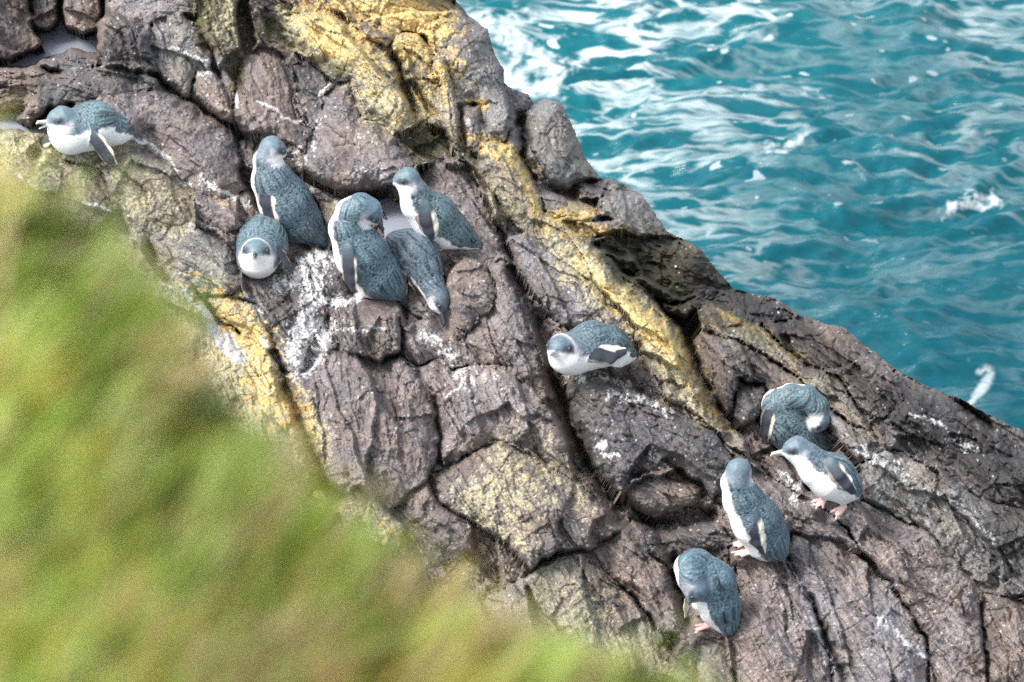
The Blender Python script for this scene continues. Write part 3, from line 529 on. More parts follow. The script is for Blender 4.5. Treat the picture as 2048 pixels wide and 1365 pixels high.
# wet, darker stone close to the sea and in the splash line
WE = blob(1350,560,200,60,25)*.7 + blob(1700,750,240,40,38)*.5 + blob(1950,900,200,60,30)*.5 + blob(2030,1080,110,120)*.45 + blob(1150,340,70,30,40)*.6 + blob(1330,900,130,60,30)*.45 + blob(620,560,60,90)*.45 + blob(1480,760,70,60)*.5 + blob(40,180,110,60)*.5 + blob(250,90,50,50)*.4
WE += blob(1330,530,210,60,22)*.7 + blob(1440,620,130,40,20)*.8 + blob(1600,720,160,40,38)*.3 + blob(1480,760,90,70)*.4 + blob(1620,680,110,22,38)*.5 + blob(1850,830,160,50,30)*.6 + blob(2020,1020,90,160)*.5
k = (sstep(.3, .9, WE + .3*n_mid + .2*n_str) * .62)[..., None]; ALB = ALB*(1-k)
# guano: streaks and splashes
GU = np.zeros(X.shape)
STREAKS = [([(262,275),(300,290),(335,315),(355,340),(362,365),(378,370)], 4.5, 1.15), ([(400,355),(440,385),(480,400),(500,420)], 8, .75), ([(515,200),(545,215),(570,235),(605,245)], 3.0, 1.1), ([(474,185),(476,212)], 4, 1.2),
 ([(345,95),(385,112),(420,125)], 5, .8), ([(415,118),(420,140),(400,145)], 8, .8), ([(640,190),(655,168),(690,158)], 2.5, .9), ([(640,235),(625,300),(610,330)], 7, .45), ([(605,375),(640,382),(690,410)], 7, .75), ([(590,300),(580,320),(600,330)], 12, .7),
 ([(160,405),(200,412),(225,425)], 3.5, .9), ([(30,350),(60,370),(75,385)], 5, .7), ([(560,570),(600,545),(650,515),(620,590)], 26, .80), ([(600,640),(640,600),(690,605),(720,600)], 10, .95), ([(580,730),(590,690),(610,650),(650,660),(640,690),(600,735)], 26, 1.0), ([(660,662),(720,660),(770,655)], 5, .8), ([(700,590),(650,610)],8,.7),
 ([(855,670),(880,690),(905,720),(930,760)], 22, .62), ([(1000,760),(940,740),(980,720)], 10, .5), ([(895,790),(915,775)], 2.5, 1.2), ([(400,612),(425,650),(440,690),(478,716)], 11, 1.3), ([(455,680),(485,715)], 12, 1.3), ([(520,680),(540,700),(552,725)], 5, 1.2), ([(370,580),(378,600)], 5, 1.0), ([(318,560),(340,575)],4,.9),
 ([(1190,905),(1210,880),(1205,910),(1240,912)], 4, .8), ([(1220,790),(1300,800),(1340,830)], 12, .55), ([(1130,760),(1200,750),(1260,770)], 9, .6), ([(1560,950),(1600,975),(1580,1010)], 16, .6), ([(1620,1210),(1632,1260),(1660,1330)], 9, .85), ([(1560,1210),(1600,1260)], 8, .4), ([(1760,1240),(1820,1290),(1870,1340)], 14, .55), ([(1700,1075),(1720,1090)], 7, .9),
 ([(1720,900),(1780,930),(1800,950)], 16, .6), ([(1900,880),(1950,900)], 14, .45), ([(1820,830),(1890,850)], 6, .7), ([(1600,1000),(1650,1010)], 9, .4), ([(310,30),(370,20)], 4,.3), ([(430,460),(400,455),(380,450)], 5,.7), ([(930,240),(945,270)], 8,.6), ([(915,205),(920,230)],9,.5), ([(1040,600),(1060,610)],8,.6),([(1110,670),(1095,700)],8,.5), ([(1640,810),(1660,830)],7,.4), ([(1880,985),(1990,1080)],8,.4), ([(1740,1150),(1790,1190)],7,.4), ([(300,410),(330,440)],5,.35), ([(690,240),(720,300)],30,.22), ([(700,340),(760,350)],16,.45), ([(500,600),(530,640)],14,.45)]
for pts, w_, am in STREAKS:
    xs = [q[0] for q in pts]; ys = [q[1] for q in pts]
    j0, j1 = np.searchsorted(gx, [min(xs) - 80, max(xs) + 80]); i0, i1 = np.searchsorted(gy, [min(ys) - 80, max(ys) + 80]); sl = (slice(i0, i1), slice(j0, j1))
    d = seg_dist(wx[sl], wy[sl], pts); GU[sl] = np.maximum(GU[sl], am*np.exp(-(d/w_)**2))
n_run = fbm(X/7 + .8*n_mid, Y/30, 391, 4, .6)
k = (sstep(.42, .80, GU*1.08 + (.30*n_fine + .30*n_mid + .34*n_run)*sstep(-.1, .25, GU))*.9)[..., None]
f1s, f2s, ids, _, _ = worley(X/13, Y/13, 77)
spk = (f1s < .13*R4[ids] + .02) & (R5[ids] < .26 + .3*sstep(0, .5, n_big) - .3*sstep(.2, .6, WE) + .12*RGT) & (LY < .3)
k = np.maximum(k, (spk*.7)[..., None])
ALB = ALB*(1-k) + np.array((.62,.62,.62))*k
ALB = np.clip(ALB, .015, .85)

outcrop = bpy.data.objects.new('rock_outcrop', None); COL.objects.link(outcrop)
outcrop['kind'] = 'structure'; outcrop['label'] = 'weathered mauve and grey sea rocks streaked with lichen and guano'
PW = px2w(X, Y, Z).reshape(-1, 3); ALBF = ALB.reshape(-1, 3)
qid = ID[:-1, :-1]; qok = ROCKSIDE[:-1, :-1] & ROCKSIDE[1:, :-1] & ROCKSIDE[:-1, 1:] & ROCKSIDE[1:, 1:]
VI = np.arange(ny*nx).reshape(ny, nx)
def piece(name, mask, depth):
    ii, jj = np.nonzero(mask)
    q = np.stack([VI[ii+1, jj], VI[ii+1, jj+1], VI[ii, jj+1], VI[ii, jj]], 1)
    used, inv = np.unique(q, return_inverse=True); q = inv.reshape(q.shape)
    v = PW[used]; c = ALBF[used]
    # side walls that run back into the hill from every boundary edge
    e = np.concatenate([q[:, [0, 1]], q[:, [1, 2]], q[:, [2, 3]], q[:, [3, 0]]])
    key = e[:, 0].astype(np.int64)*len(v) + e[:, 1]; rkey = e[:, 1].astype(np.int64)*len(v) + e[:, 0]
    be = e[~np.isin(key, rkey)]
    bv, binv = np.unique(be, return_inverse=True); binv = binv.reshape(be.shape)
    low = v[bv] - AT*depth + np.array([0, 0, -depth*.35]); cen = v.mean(0); low = low + (cen - low)*np.array([.05, .0, .03])
    nv = len(v); side = np.stack([be[:, 1], be[:, 0], nv + binv[:, 0], nv + binv[:, 1]], 1)
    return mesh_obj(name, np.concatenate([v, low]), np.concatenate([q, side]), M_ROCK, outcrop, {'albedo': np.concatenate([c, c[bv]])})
piece('bedrock', qok & (qid < 0), .5)['kind'] = 'structure'
for i, r in enumerate(ROCKS):
    m = qok & (qid == i)
    if m.sum() < 30: continue
    o = piece(r[0], m, .42 if i > 2 else .7)
    if r[6] == OCHRE: o['label'] = 'rock coated in yellow and cream lichen'

# landward mass behind and below, so that the outcrop is solid down to the sea
def back_mass():
    ts = []
    for (ax, ay), (bx, by) in zip(SIL[:-1], SIL[1:]):
        n = max(2, int(math.hypot(bx-ax, by-ay)/12))
        for t in np.linspace(0, 1, n, endpoint=False): ts.append((ax+(bx-ax)*t - 45, ay+(by-ay)*t + 40))
    ts = np.array(ts); ts = ts[(ts[:, 1] > -110) & (ts[:, 0] < 2240)]; rows = []
    base_ = px2w(ts[:, 0], ts[:, 1], 0.5*(ts[:, 1]-682) - 0.06*(ts[:, 0]-1024) - 330)
    jit = perlin(ts[:, 0]/40, ts[:, 1]/40, 71)
    for k, (bk, dn) in enumerate(((0, 0), (.25, .35), (.5, 1.0), (.8, 2.0), (1.0, 4.6))):
        r = base_ + np.array([.35, .5, 0])*bk*.8 + np.array([0, 0, -dn]) + (jit*.05*k)[:, None]*np.array([1, .5, .3]); rows.append(r)
    front = base_ + np.array([-3.5, -1.0, -5.5]); rows.insert(0, front)
    P = np.concatenate(rows); n = len(ts); idx = np.arange(n*len(rows)).reshape(len(rows), n)
    q = np.stack([idx[:-1, :-1], idx[1:, :-1], idx[1:, 1:], idx[:-1, 1:]], -1).reshape(-1, 4)
    o = mesh_obj('bedrock', P, q, M_ROCK, outcrop, {'albedo': np.tile(np.array(BROWN), (len(P), 1))}); o['kind'] = 'structure'
back_mass()

# ------------------------------------------------------------------ still water: tide pool and puddle
def pool_material():
    m, n, p = new_mat('still_water'); L = n.links.new
    co = N(n, 'ShaderNodeTexCoord'); nz = N(n, 'ShaderNodeTexNoise', Scale=9.0, Detail=3.0); L(co.outputs['Object'], nz.inputs['Vector'])
    bp = N(n, 'ShaderNodeBump', Strength=.25, Distance=.01); L(nz.outputs[0], bp.inputs['Height']); L(bp.outputs[0], p.inputs['Normal'])
    rp = N(n, 'ShaderNodeValToRGB'); L(nz.outputs[0], rp.inputs[0]); rp.color_ramp.elements[0].color = (.23,.25,.31,1); rp.color_ramp.elements[1].color = (.29,.31,.38,1)  # pale sky reflection is put into the water's base colour
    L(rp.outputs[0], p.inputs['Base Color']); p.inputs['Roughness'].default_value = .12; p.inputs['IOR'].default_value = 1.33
    return m
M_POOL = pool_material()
def water_sheet(name, poly, zw, label, cx, cy, n=24):
    c = ray_to_z(np.array([cx]), np.array([cy]), zw)[0]
    ang = []
    P = ray_to_z(np.array([p[0] for p in poly], float), np.array([p[1] for p in poly], float), zw)
    V_ = np.concatenate([[c], P]); k = len(poly)
    f = [(0, i+1, (i+1) % k + 1) for i in range(k)]
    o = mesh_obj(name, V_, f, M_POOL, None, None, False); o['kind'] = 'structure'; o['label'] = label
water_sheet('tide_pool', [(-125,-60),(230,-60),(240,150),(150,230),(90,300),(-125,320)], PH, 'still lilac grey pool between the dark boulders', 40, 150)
water_sheet('rock_puddle', [(760,400),(800,392),(850,430),(865,490),(800,500),(770,480)], PUH, 'small grey blue puddle in the cleft', 805, 450)

# ------------------------------------------------------------------ the sea
def sea():
    fx = np.concatenate([-np.geomspace(600, 3.2, 30), np.arange(-3, 5.2, .017), np.geomspace(5.4, 600, 30)])
    fy = np.concatenate([-np.geomspace(60, 1.0, 12), np.arange(0, 1.9, .1), np.arange(2, 13, .019), np.geomspace(13.4, 900, 34)])
    XX, YY = np.meshgrid(fx, fy)
    far = np.maximum(np.abs(XX-1)/4.5, np.abs(YY-7)/6); att = 1/(1+np.maximum(far-1, 0)*.4)
    a = math.radians(9); u = XX*math.cos(a) + YY*math.sin(a); v = -XX*math.sin(a) + YY*math.cos(a)
    u = u + .25*perlin(XX/1.3, YY/1.3, 81); v = v + .16*perlin(XX/1.0, YY/.8, 82)
    def crest(uu, vv, s): n = 1 - np.abs(perlin(uu, vv, s))*1.9; return n
    h = .110*perlin(u/1.7, v/.85, 91) + .066*crest(u/1.15, v/.42, 92) + .034*crest(u/.50+9, v/.19, 93) + .017*crest(u/.26, v/.10, 94) + .007*crest(u/.12, v/.05, 95)
    h *= att
    P = np.stack([XX, YY, h], -1).reshape(-1, 3)
    n, m_ = XX.shape; idx = np.arange(n*m_).reshape(n, m_)
    q = np.stack([idx[:-1, :-1], idx[:-1, 1:], idx[1:, 1:], idx[1:, :-1]], -1).reshape(-1, 4)
    # foam patches at their places on the water
    dr = P - CAM; dd = dr @ (-AT); px = W/2 + FPX*(dr @ AX)/dd; py = H/2 - FPX*(dr @ AU)/dd
    fo = np.zeros(len(P))
    PT = [([(950,40),(1010,70),(1060,110),(1110,140)], 32, 1.1), ([(1010,150),(1060,180),(1110,170)], 26, 1.1), ([(960,90),(1000,140)], 30, .9), ([(1220,180),(1290,200),(1330,190)], 24, .85), ([(1890,420),(1930,405),(1990,400)], 15, 1.2), ([(1940,380),(1985,420)], 12, .9),
      ([(1520,290),(1570,300),(1610,270)], 14, 1.0), ([(1300,290),(1340,310),(1400,320)], 14, .7), ([(1600,170),(1640,190)], 18, .9), ([(1470,190),(1560,110),(1680,90),(1830,80)], 16, .65), ([(1200,0),(1320,25),(1430,12)], 14, .8), ([(1850,60),(1930,15),(2000,0)], 10, .7),
      ([(1700,330),(1725,350)], 14, .9), ([(1270,340),(1310,350)], 16, .8), ([(1030,10),(1045,18)], 14, .9), ([(1480,200),(1500,210)], 14, .7), ([(1250,230),(1200,260),(1150,300)], 20, .5), ([(1350,370),(1500,400),(1700,390)], 18, .4)]
    for pts, w_, am in PT:
        nr = (px > 880) & (px < 2100) & (py > -60) & (py < 880)
        d = seg_dist(px[nr], py[nr], pts); d = d + w_*.8*fbm(px[nr]/26, py[nr]/11, 96, 3, .6); fo[nr] = np.maximum(fo[nr], (.56 if w_ < 22 else .60)*am*np.exp(-(np.maximum(d, 0)/(w_*1.5))**1.3))
    # milky water close to the upper shore, thinning to the lower right
    shore = np.exp(-np.maximum(P[:, 0]*.72 + (7.5 - P[:, 1])*.42 - .2, 0)/1.4)
    curl = np.zeros(len(P)); nr = (px > 1900) & (px < 2030) & (py > 700) & (py < 830)
    d = seg_dist(px[nr], py[nr], [(1958,745),(1968,738),(1980,742),(1984,752),(1978,764)]); curl[nr] = sstep(5, 2.5, d)
    d = seg_dist(px[nr], py[nr], [(1975,760),(1962,780),(1955,788)]); curl[nr] = np.maximum(curl[nr], sstep(12, 7, d)); d = seg_dist(px[nr], py[nr], [(1955,788),(1942,806)]); curl[nr] = np.maximum(curl[nr], sstep(7, 3, d))
    m, nn, p = new_mat('sea_water'); L = nn.links.new
    at = N(nn, 'ShaderNodeVertexColor'); at.layer_name = 'foam'; se = N(nn, 'ShaderNodeSeparateColor'); L(at.outputs[0], se.inputs[0])
    co = N(nn, 'ShaderNodeTexCoord')
    mp = N(nn, 'ShaderNodeMapping'); mp.inputs['Scale'].default_value = (1, 1.9, 1); mp.inputs['Rotation'].default_value = (0, 0, -.15); L(co.outputs['Object'], mp.inputs['Vector'])
    w1 = N(nn, 'ShaderNodeTexNoise', Scale=1.6, Detail=3.0); L(mp.outputs[0], w1.inputs['Vector'])
    ds = N(nn, 'ShaderNodeVectorMath', operation='MULTIPLY_ADD'); L(w1.outputs['Color'], ds.inputs[0]); ds.inputs[1].default_value = (.9, .9, 0); L(mp.outputs[0], ds.inputs[2])
    n1 = N(nn, 'ShaderNodeTexNoise', Scale=9.0, Detail=8.0, Roughness=.75); L(ds.outputs[0], n1.inputs['Vector'])
    # foam streaks plus sky sheen painted as colour: thin ridges of a warped noise
    mp2 = N(nn, 'ShaderNodeMapping'); mp2.inputs['Scale'].default_value = (.8, 3.4, 1); mp2.inputs['Rotation'].default_value = (0, 0, -.12); L(co.outputs['Object'], mp2.inputs['Vector'])
    ds2 = N(nn, 'ShaderNodeVectorMath', operation='MULTIPLY_ADD'); L(w1.outputs['Color'], ds2.inputs[0]); ds2.inputs[1].default_value = (.5, .9, 0); L(mp2.outputs[0], ds2.inputs[2])
    n2 = N(nn, 'ShaderNodeTexNoise', Scale=1.9, Detail=5.0, Roughness=.55); L(ds2.outputs[0], n2.inputs['Vector'])
    sb = N(nn, 'ShaderNodeMath', operation='SUBTRACT'); L(n2.outputs[0], sb.inputs[0]); sb.inputs[1].default_value = .5
    ab = N(nn, 'ShaderNodeMath', operation='ABSOLUTE'); L(sb.outputs[0], ab.inputs[0])
    st = N(nn, 'ShaderNodeMapRange'); L(ab.outputs[0], st.inputs[0]); st.inputs[1].default_value = 0; st.inputs[2].default_value = .06; st.inputs[3].default_value = .88; st.inputs[4].default_value = 0
    big = N(nn, 'ShaderNodeTexNoise', Scale=.9, Detail=2.0); L(co.outputs['Object'], big.inputs['Vector'])
    # foam and painted sheen = streak * (milkiness)
    gg = N(nn, 'ShaderNodeMath', operation='MULTIPLY'); L(se.outputs[1], gg.inputs[0]); L(st.outputs[0], gg.inputs[1])
    g2 = N(nn, 'ShaderNodeMapRange'); L(big.outputs[0], g2.inputs[0]); g2.inputs[1].default_value = .4; g2.inputs[2].default_value = .6; g2.inputs[3].default_value = .22; g2.inputs[4].default_value = 1.
    g3 = N(nn, 'ShaderNodeMath', operation='MULTIPLY'); L(gg.outputs[0], g3.inputs[0]); L(g2.outputs[0], g3.inputs[1])
    # dense foam = attribute + noise thresholded
    ad = N(nn, 'ShaderNodeMath', operation='ADD'); L(se.outputs[0], ad.inputs[0]); L(n1.outputs[0], ad.inputs[1])
    th = N(nn, 'ShaderNodeMapRange'); L(ad.outputs[0], th.inputs[0]); th.inputs[1].default_value = .88; th.inputs[2].default_value = 1.18; th.inputs[4].default_value = .9
    # floating clots
    vo = N(nn, 'ShaderNodeTexVoronoi', Scale=7.0); L(ds.outputs[0], vo.inputs['Vector'])
    sc_ = N(nn, 'ShaderNodeSeparateColor'); L(vo.outputs['Color'], sc_.inputs[0])
    cl = N(nn, 'ShaderNodeMath', operation='MULTIPLY_ADD'); L(sc_.outputs[0], cl.inputs[0]); cl.inputs[1].default_value = -.27; L(vo.outputs['Distance'], cl.inputs[2])
    clr = N(nn, 'ShaderNodeMapRange'); L(cl.outputs[0], clr.inputs[0]); clr.inputs[1].default_value = -.02; clr.inputs[2].default_value = -.05; clr.inputs[3].default_value = 0; clr.inputs[4].default_value = .75
    clm = N(nn, 'ShaderNodeMath', operation='MULTIPLY'); L(clr.outputs[0], clm.inputs[0]); L(se.outputs[1], clm.inputs[1])
    mx1 = N(nn, 'ShaderNodeMath', operation='MAXIMUM'); L(g3.outputs[0], mx1.inputs[0]); L(th.outputs[0], mx1.inputs[1])
    mx2 = N(nn, 'ShaderNodeMath', operation='MAXIMUM'); L(mx1.outputs[0], mx2.inputs[0]); L(clm.outputs[0], mx2.inputs[1])
    mx3 = N(nn, 'ShaderNodeMath', operation='MAXIMUM'); L(mx2.outputs[0], mx3.inputs[0]); L(se.outputs[2], mx3.inputs[1]); mx3.use_clamp = True
    milk = N(nn, 'ShaderNodeMix'); milk.data_type = 'RGBA'; milk.inputs[6].default_value = (.000,.064,.088,1); milk.inputs[7].default_value = (.003,.125,.150,1)
    mk = N(nn, 'ShaderNodeMath', operation='MULTIPLY'); L(se.outputs[1], mk.inputs[0]); L(n2.outputs[0], mk.inputs[1]); L(mk.outputs[0], milk.inputs[0])
    mix = N(nn, 'ShaderNodeMix'); mix.data_type = 'RGBA'; L(mx3.outputs[0], mix.inputs[0]); L(milk.outputs[2], mix.inputs[6]); mix.inputs[7].default_value = (.55,.61,.62,1)
    L(mix.outputs[2], p.inputs['Base Color'])
    ro = N(nn, 'ShaderNodeMapRange'); L(mx3.outputs[0], ro.inputs[0]); ro.inputs[3].default_value = .16; ro.inputs[4].default_value = .8; L(ro.outputs[0], p.inputs['Roughness'])
    p.inputs['IOR'].default_value = 1.34
    rn = N(nn, 'ShaderNodeTexNoise', Scale=14.0, Detail=4.0); L(mp2.outputs[0], rn.inputs['Vector'])
    bp = N(nn, 'ShaderNodeBump', Strength=.7, Distance=.02); L(rn.outputs[0], bp.inputs['Height']); L(bp.outputs[0], p.inputs['Normal'])
    calm = sstep(430, 640, py)*sstep(1300, 1500, px); nr = (px > 900) & (px < 2060) & (py > -40) & (py < 880); dsh = seg_dist(px[nr], py[nr], SIL); fo[nr] = np.maximum(fo[nr], .40*np.exp(-dsh/34)*sstep(1750, 1300, px[nr]))
    fo3 = np.stack([fo, np.clip(shore, .12, 1)*(1 - .6*calm), curl*.55], 1)
    o = mesh_obj('sea', P, q, m, None, {'foam': fo3}); o['kind'] = 'structure'; o['label'] = 'choppy teal sea with drifting foam'
sea()

# ------------------------------------------------------------------ penguin bodies
def rcone(P, A, B, ra, rb, n=None, f=1.0):
    A = np.asarray(A, float); B = np.asarray(B, float)
    if n is not None:
        n = np.asarray(n, float); n = n/np.linalg.norm(n); s = 1/f - 1
        Q = P + (( (P - A) @ n)*s)[..., None]*n; B = B + ((B - A) @ n)*s*n
    else: Q = P
    ab = B - A; L2 = ab @ ab + 1e-9
    t = np.clip(((Q - A) @ ab)/L2, 0, 1)
    d = np.linalg.norm(Q - A - t[..., None]*ab, axis=-1) - (ra + (rb - ra)*t)
    return d*(f if n is not None else 1), t
def smin(a, b, k):
    h = np.clip(.5 + .5*(b - a)/k, 0, 1); return b + (a - b)*h - k*h*(1 - h)

def surface_nets(F, org, h):
    ins = F < 0
    nx_, ny_, nz_ = F.shape
    cs = (slice(0, -1), slice(1, None))
    cnt = np.zeros((nx_-1, ny_-1, nz_-1), np.int8); acc = np.zeros((nx_-1, ny_-1, nz_-1, 3), np.float32)
    for ax in range(3):
        oth = [a for a in range(3) if a != ax]
        for b in (0, 1):
            for c in (0, 1):
                s0 = [None]*3; s0[ax] = cs[0]; s0[oth[0]] = cs[b]; s0[oth[1]] = cs[c]; s1 = list(s0); s1[ax] = cs[1]
                f0 = F[tuple(s0)]; f1 = F[tuple(s1)]; m = (f0 < 0) != (f1 < 0)
                t = np.where(m, f0/np.where(m, f0 - f1, 1), 0)
                cnt += m; acc[..., ax] += np.where(m, t, 0); acc[..., oth[0]] += m*b; acc[..., oth[1]] += m*c
    act = cnt > 0
    ii = np.argwhere(act); vid = np.full(act.shape, -1, np.int64); vid[act] = np.arange(len(ii))
    V_ = (ii + acc[act]/cnt[act][:, None])*h + org
    quads = []
    for ax in range(3):
        b, c = [(1, 2), (2, 0), (0, 1)][ax]
        s0 = [slice(1, -1)]*3; s1 = [slice(1, -1)]*3; s0[ax] = slice(0, -1); s1[ax] = slice(1, None)
        a0 = ins[tuple(s0)]; a1 = ins[tuple(s1)]
        for flip, m in ((False, a0 & ~a1), (True, ~a0 & a1)):
            e = np.argwhere(m); off = np.array([1, 1, 1]); off[ax] = 0; e = e + off
            if len(e) == 0: continue
            def g(db, dc):
                k = e.copy(); k[:, b] -= db; k[:, c] -= dc; return vid[k[:, 0], k[:, 1], k[:, 2]]
            q = np.stack([g(1, 1), g(0, 1), g(0, 0), g(1, 0)], 1)
            quads.append(q[:, ::-1] if flip else q)
    return V_, np.concatenate(quads)

def unit(v): v = np.asarray(v, float); return v/np.linalg.norm(v)
BLUE0 = np.array((.075,.115,.137)); BLUE = BLUE0; SLATE = np.array((.085,.096,.118)); WHITE = np.array((.78,.78,.77)); FLIP = np.array((.026,.031,.044)); CREAM = np.array((.70,.66,.55)); PINK = np.array((.62,.40,.37)); CHEEK = np.array((.30,.29,.33))

def build_penguin(p, k):
    BLUE = BLUE0*(.84 + .34*R1[k*17+3])*np.array([1 + .22*(R2[k*13+1]-.5), 1, 1 + .14*(R3[k*11+5]-.5)])
    z0 = p['z0']
    sh = lambda q: np.array([q[0], q[1], q[2] + z0], float)
    B = [(sh(q), q[3]) for q in p['body']]; NK = [(sh(q), q[3]) for q in p['neck']]
    F = unit(p['F']); U = unit(p['U']); U = unit(U - F*(U@F)); Sd = np.cross(F, U); V0 = unit(p['V'])
    Hc, hr = NK[-1]; hr0 = hr
    chain = [B[0]] ; allp = [q[0] for q in B + NK]
    for f in p['feet']: allp += [sh(q) for q in [f['a']] + f['t']]
    for f in p['flip']: allp += [sh(q) for q in f['p']]
    allp = np.array(allp); lo = allp.min(0) - 56; hi = allp.max(0) + 56
    h = 2.0
    ax_ = [np.arange(lo[i], hi[i], h) for i in range(3)]
    G = np.stack(np.meshgrid(*ax_, indexing='ij'), -1)
    def dist(P, want=False):
        db = None
        for (a, ra), (b, rb) in zip(B[:-1], B[1:]):
            tail = rb < 14
            d, _ = rcone(P, a, b, ra, rb) if not tail else rcone(P, a, b, ra*.9, rb)
            db = d if db is None else smin(db, d, 16)
        seq = [B[0]] + NK
        dh = None
        for (a, ra), (b, rb) in zip(seq[:-1], seq[1:]):
            rb2 = rb*.93
            d, _ = rcone(P, a, b, (ra if a is not B[0][0] else ra*.85), rb2)
            dh = d if dh is None else smin(dh, d, 10)
        # skull, cheeks and the wedge of the face
        d, _ = rcone(P, Hc - F*hr*.10 + U*hr*.05, Hc + F*hr*.30, hr*.98, hr*.72); dh = smin(dh, d, 6)
        d, _ = rcone(P, Hc + F*hr*.25, Hc + F*hr*.98 - U*hr*.12, hr*.66, hr*.26); dh = smin(dh, d, 6)
        d, _ = rcone(P, Hc - U*hr*.35 + F*hr*.1, Hc - U*hr*.45 - F*hr*.3, hr*.66, hr*.6); dh = smin(dh, d, 7)
        for s_ in (-1, 1):
            d, _ = rcone(P, Hc + Sd*s_*hr*.62 + F*hr*.35 + U*hr*.28, Hc + Sd*s_*hr*.62 - F*hr*.1 + U*hr*.30, hr*.24, hr*.2); dh = smin(dh, d, 4)
        # folded necks meet the body with a crease, straight ones flow into it
        db = smin(db, dh, 12 if len(NK) < 3 else 7)
        for (x, y, z, r) in p['legs']:
            c = sh((x, y, z)); best = min(B, key=lambda q: np.linalg.norm(q[0] - c))[0]
            d, _ = rcone(P, c, c + (best - c)*.45, r, r*1.5); db = smin(db, d, 9)
        df = np.full(P.shape[:-1], 1e3); fl = np.zeros(P.shape[:-1], int); ft = np.zeros(P.shape[:-1]); fe = np.zeros(P.shape[:-1])
        for fi, f in enumerate(p['flip']):
            pts = [(sh(q), q[3]) for q in f['p']]; n_ = unit(f['n']); e_ = unit(f['e']); dd = None
            for si, ((a, ra), (b, rb)) in enumerate(zip(pts[:-1], pts[1:])):
                d, t = rcone(P, a, b, ra, rb, n_, .30)
                dd = d if dd is None else smin(dd, d, 3)
                if want:
                    c = a + t[..., None]*(b - a); r = ra + (rb - ra)*t; ev = ((P - c) @ e_)/r
                    m = d <= dd + .6; fe = np.where(m & (d < df), ev, fe); ft = np.where(m & (d < df), si + t, ft); fl = np.where(m & (d < df), fi + 1, fl)
            df = np.minimum(df, dd)
        dt = np.full(P.shape[:-1], 1e3)
        for f in p['feet']:
            a = sh(f['a']); up = np.array([0, -.88, .47])
            for t_ in f['t']:
                b = sh(t_); m_ = a + (b - a)*.55 + up*2.2
                d1, _ = rcone(P, a, m_, 4.6, 3.6); d2, _ = rcone(P, m_, b, 3.4, 2.2); dt = smin(dt, np.minimum(d1, d2), 2.5)
            web = np.mean([sh(q) for q in f['t']], 0)
            d1, _ = rcone(P, a, a + (web - a)*.7, 6.5, 7.5, up, .3); dt = smin(dt, d1, 2)
            if p['legs']:
                lg = min(p['legs'], key=lambda q: np.linalg.norm(sh(q[:3]) - a)); d1, _ = rcone(P, a, sh(lg[:3]), 5.0, 6.5); dt = smin(dt, d1, 3)
        tot = smin(smin(db, df, 4), dt, 3)
        if want: return tot, db, df, dt, fl, ft, fe, dh
        return tot
    Fv = dist(G.reshape(-1, 3).astype(np.float64)).reshape(G.shape[:-1])
    Vp, q = surface_nets(Fv, lo, h)
    tot, db, df, dt, fl, ft, fe, dh = dist(Vp, True)
    # light Laplacian-free projection onto the zero set keeps it smooth
    eps = .7; gr = np.stack([dist(Vp + np.eye(3)[i]*eps) - dist(Vp - np.eye(3)[i]*eps) for i in range(3)], -1)
    gn = gr/(np.linalg.norm(gr, axis=1, keepdims=True) + 1e-9); Vp = Vp - gn*np.clip(tot, -1.2, 1.2)[:, None]
    # ---------- colours
    nz = fbm(Vp[:, 0]/9, (Vp[:, 1] + Vp[:, 2]*.7)/9, 500 + k, 3); nf = fbm(Vp[:, 0]/3, (Vp[:, 1] - Vp[:, 2]*.6)/3, 520 + k, 2)
    sp = [q_ for q_ in [NK[0]] + B]
    best = np.full(len(Vp), 1e9); cc = np.zeros_like(Vp); axd = np.zeros_like(Vp); tt = np.zeros(len(Vp))
    for i, ((a, ra), (b, rb)) in enumerate(zip(sp[:-1], sp[1:])):
        d, t = rcone(Vp, a, b, ra, rb); m = d < best; best = np.where(m, d, best)
        c = a + t[:, None]*(b - a); cc = np.where(m[:, None], c, cc); axd = np.where(m[:, None], unit(b - a), axd); tt = np.where(m, i + t, tt)
    rad = Vp - cc; rad = rad - axd*np.sum(rad*axd, 1, keepdims=True); rad /= np.linalg.norm(rad, axis=1, keepdims=True) + 1e-9
    Vv = V0 - axd*(axd @ V0)[:, None]; Vv /= np.linalg.norm(Vv, axis=1, keepdims=True) + 1e-9
    cv = np.sum(rad*Vv, 1)*.6 + (gn @ V0)*.4
    th_ = p.get('wth', .42); wht = sstep(th_ - .06, th_ + .08, cv + .06*nz)
    back = BLUE*(1 + .18*nz[:, None]); slate = SLATE*(1 + .15*nz[:, None])
    side = sstep(-.1, .28, cv + .15*nz)[:, None]
    alb = back*(1 - side) + (back*.5 + slate*.75)*side
    alb = alb*(1 - wht[:, None]) + WHITE*(1 + .05*nz[:, None])*wht[:, None]
    plume = 1 - wht*.9
    # head
    u = (Vp - Hc)/hr0; el = u@U; fo = u@F; la = np.abs(u@Sd); rr = np.linalg.norm(u, axis=1)
    hm = sstep(1.75, 1.15, rr) * (dh < db + 8)
    if 'headwhite' in p: wd = unit(p['headwhite']); hw = sstep(.25, .6, u@wd)*.8
    else: hw = sstep(-.05, -.32, el - .10*fo + .06*nz)*sstep(-.45, .05, fo + .1*nz)
    if p.get('headdark'): hw = hw*.12
    crown = BLUE*1.0 + SLATE*.35
    lore = sstep(.62, .25, np.sqrt((fo-.45)**2 + ((el-.12)*1.3)**2)) * sstep(.1, .5, la)
    chk = sstep(.25, -.12, el)*sstep(.75, .25, fo)*(.25 + .75*sstep(-.75, -.2, fo))
    hcol = np.tile(crown, (len(Vp), 1))*(1 + .15*nz[:, None])
    hcol = hcol*(1 - chk[:, None]) + CHEEK*chk[:, None]
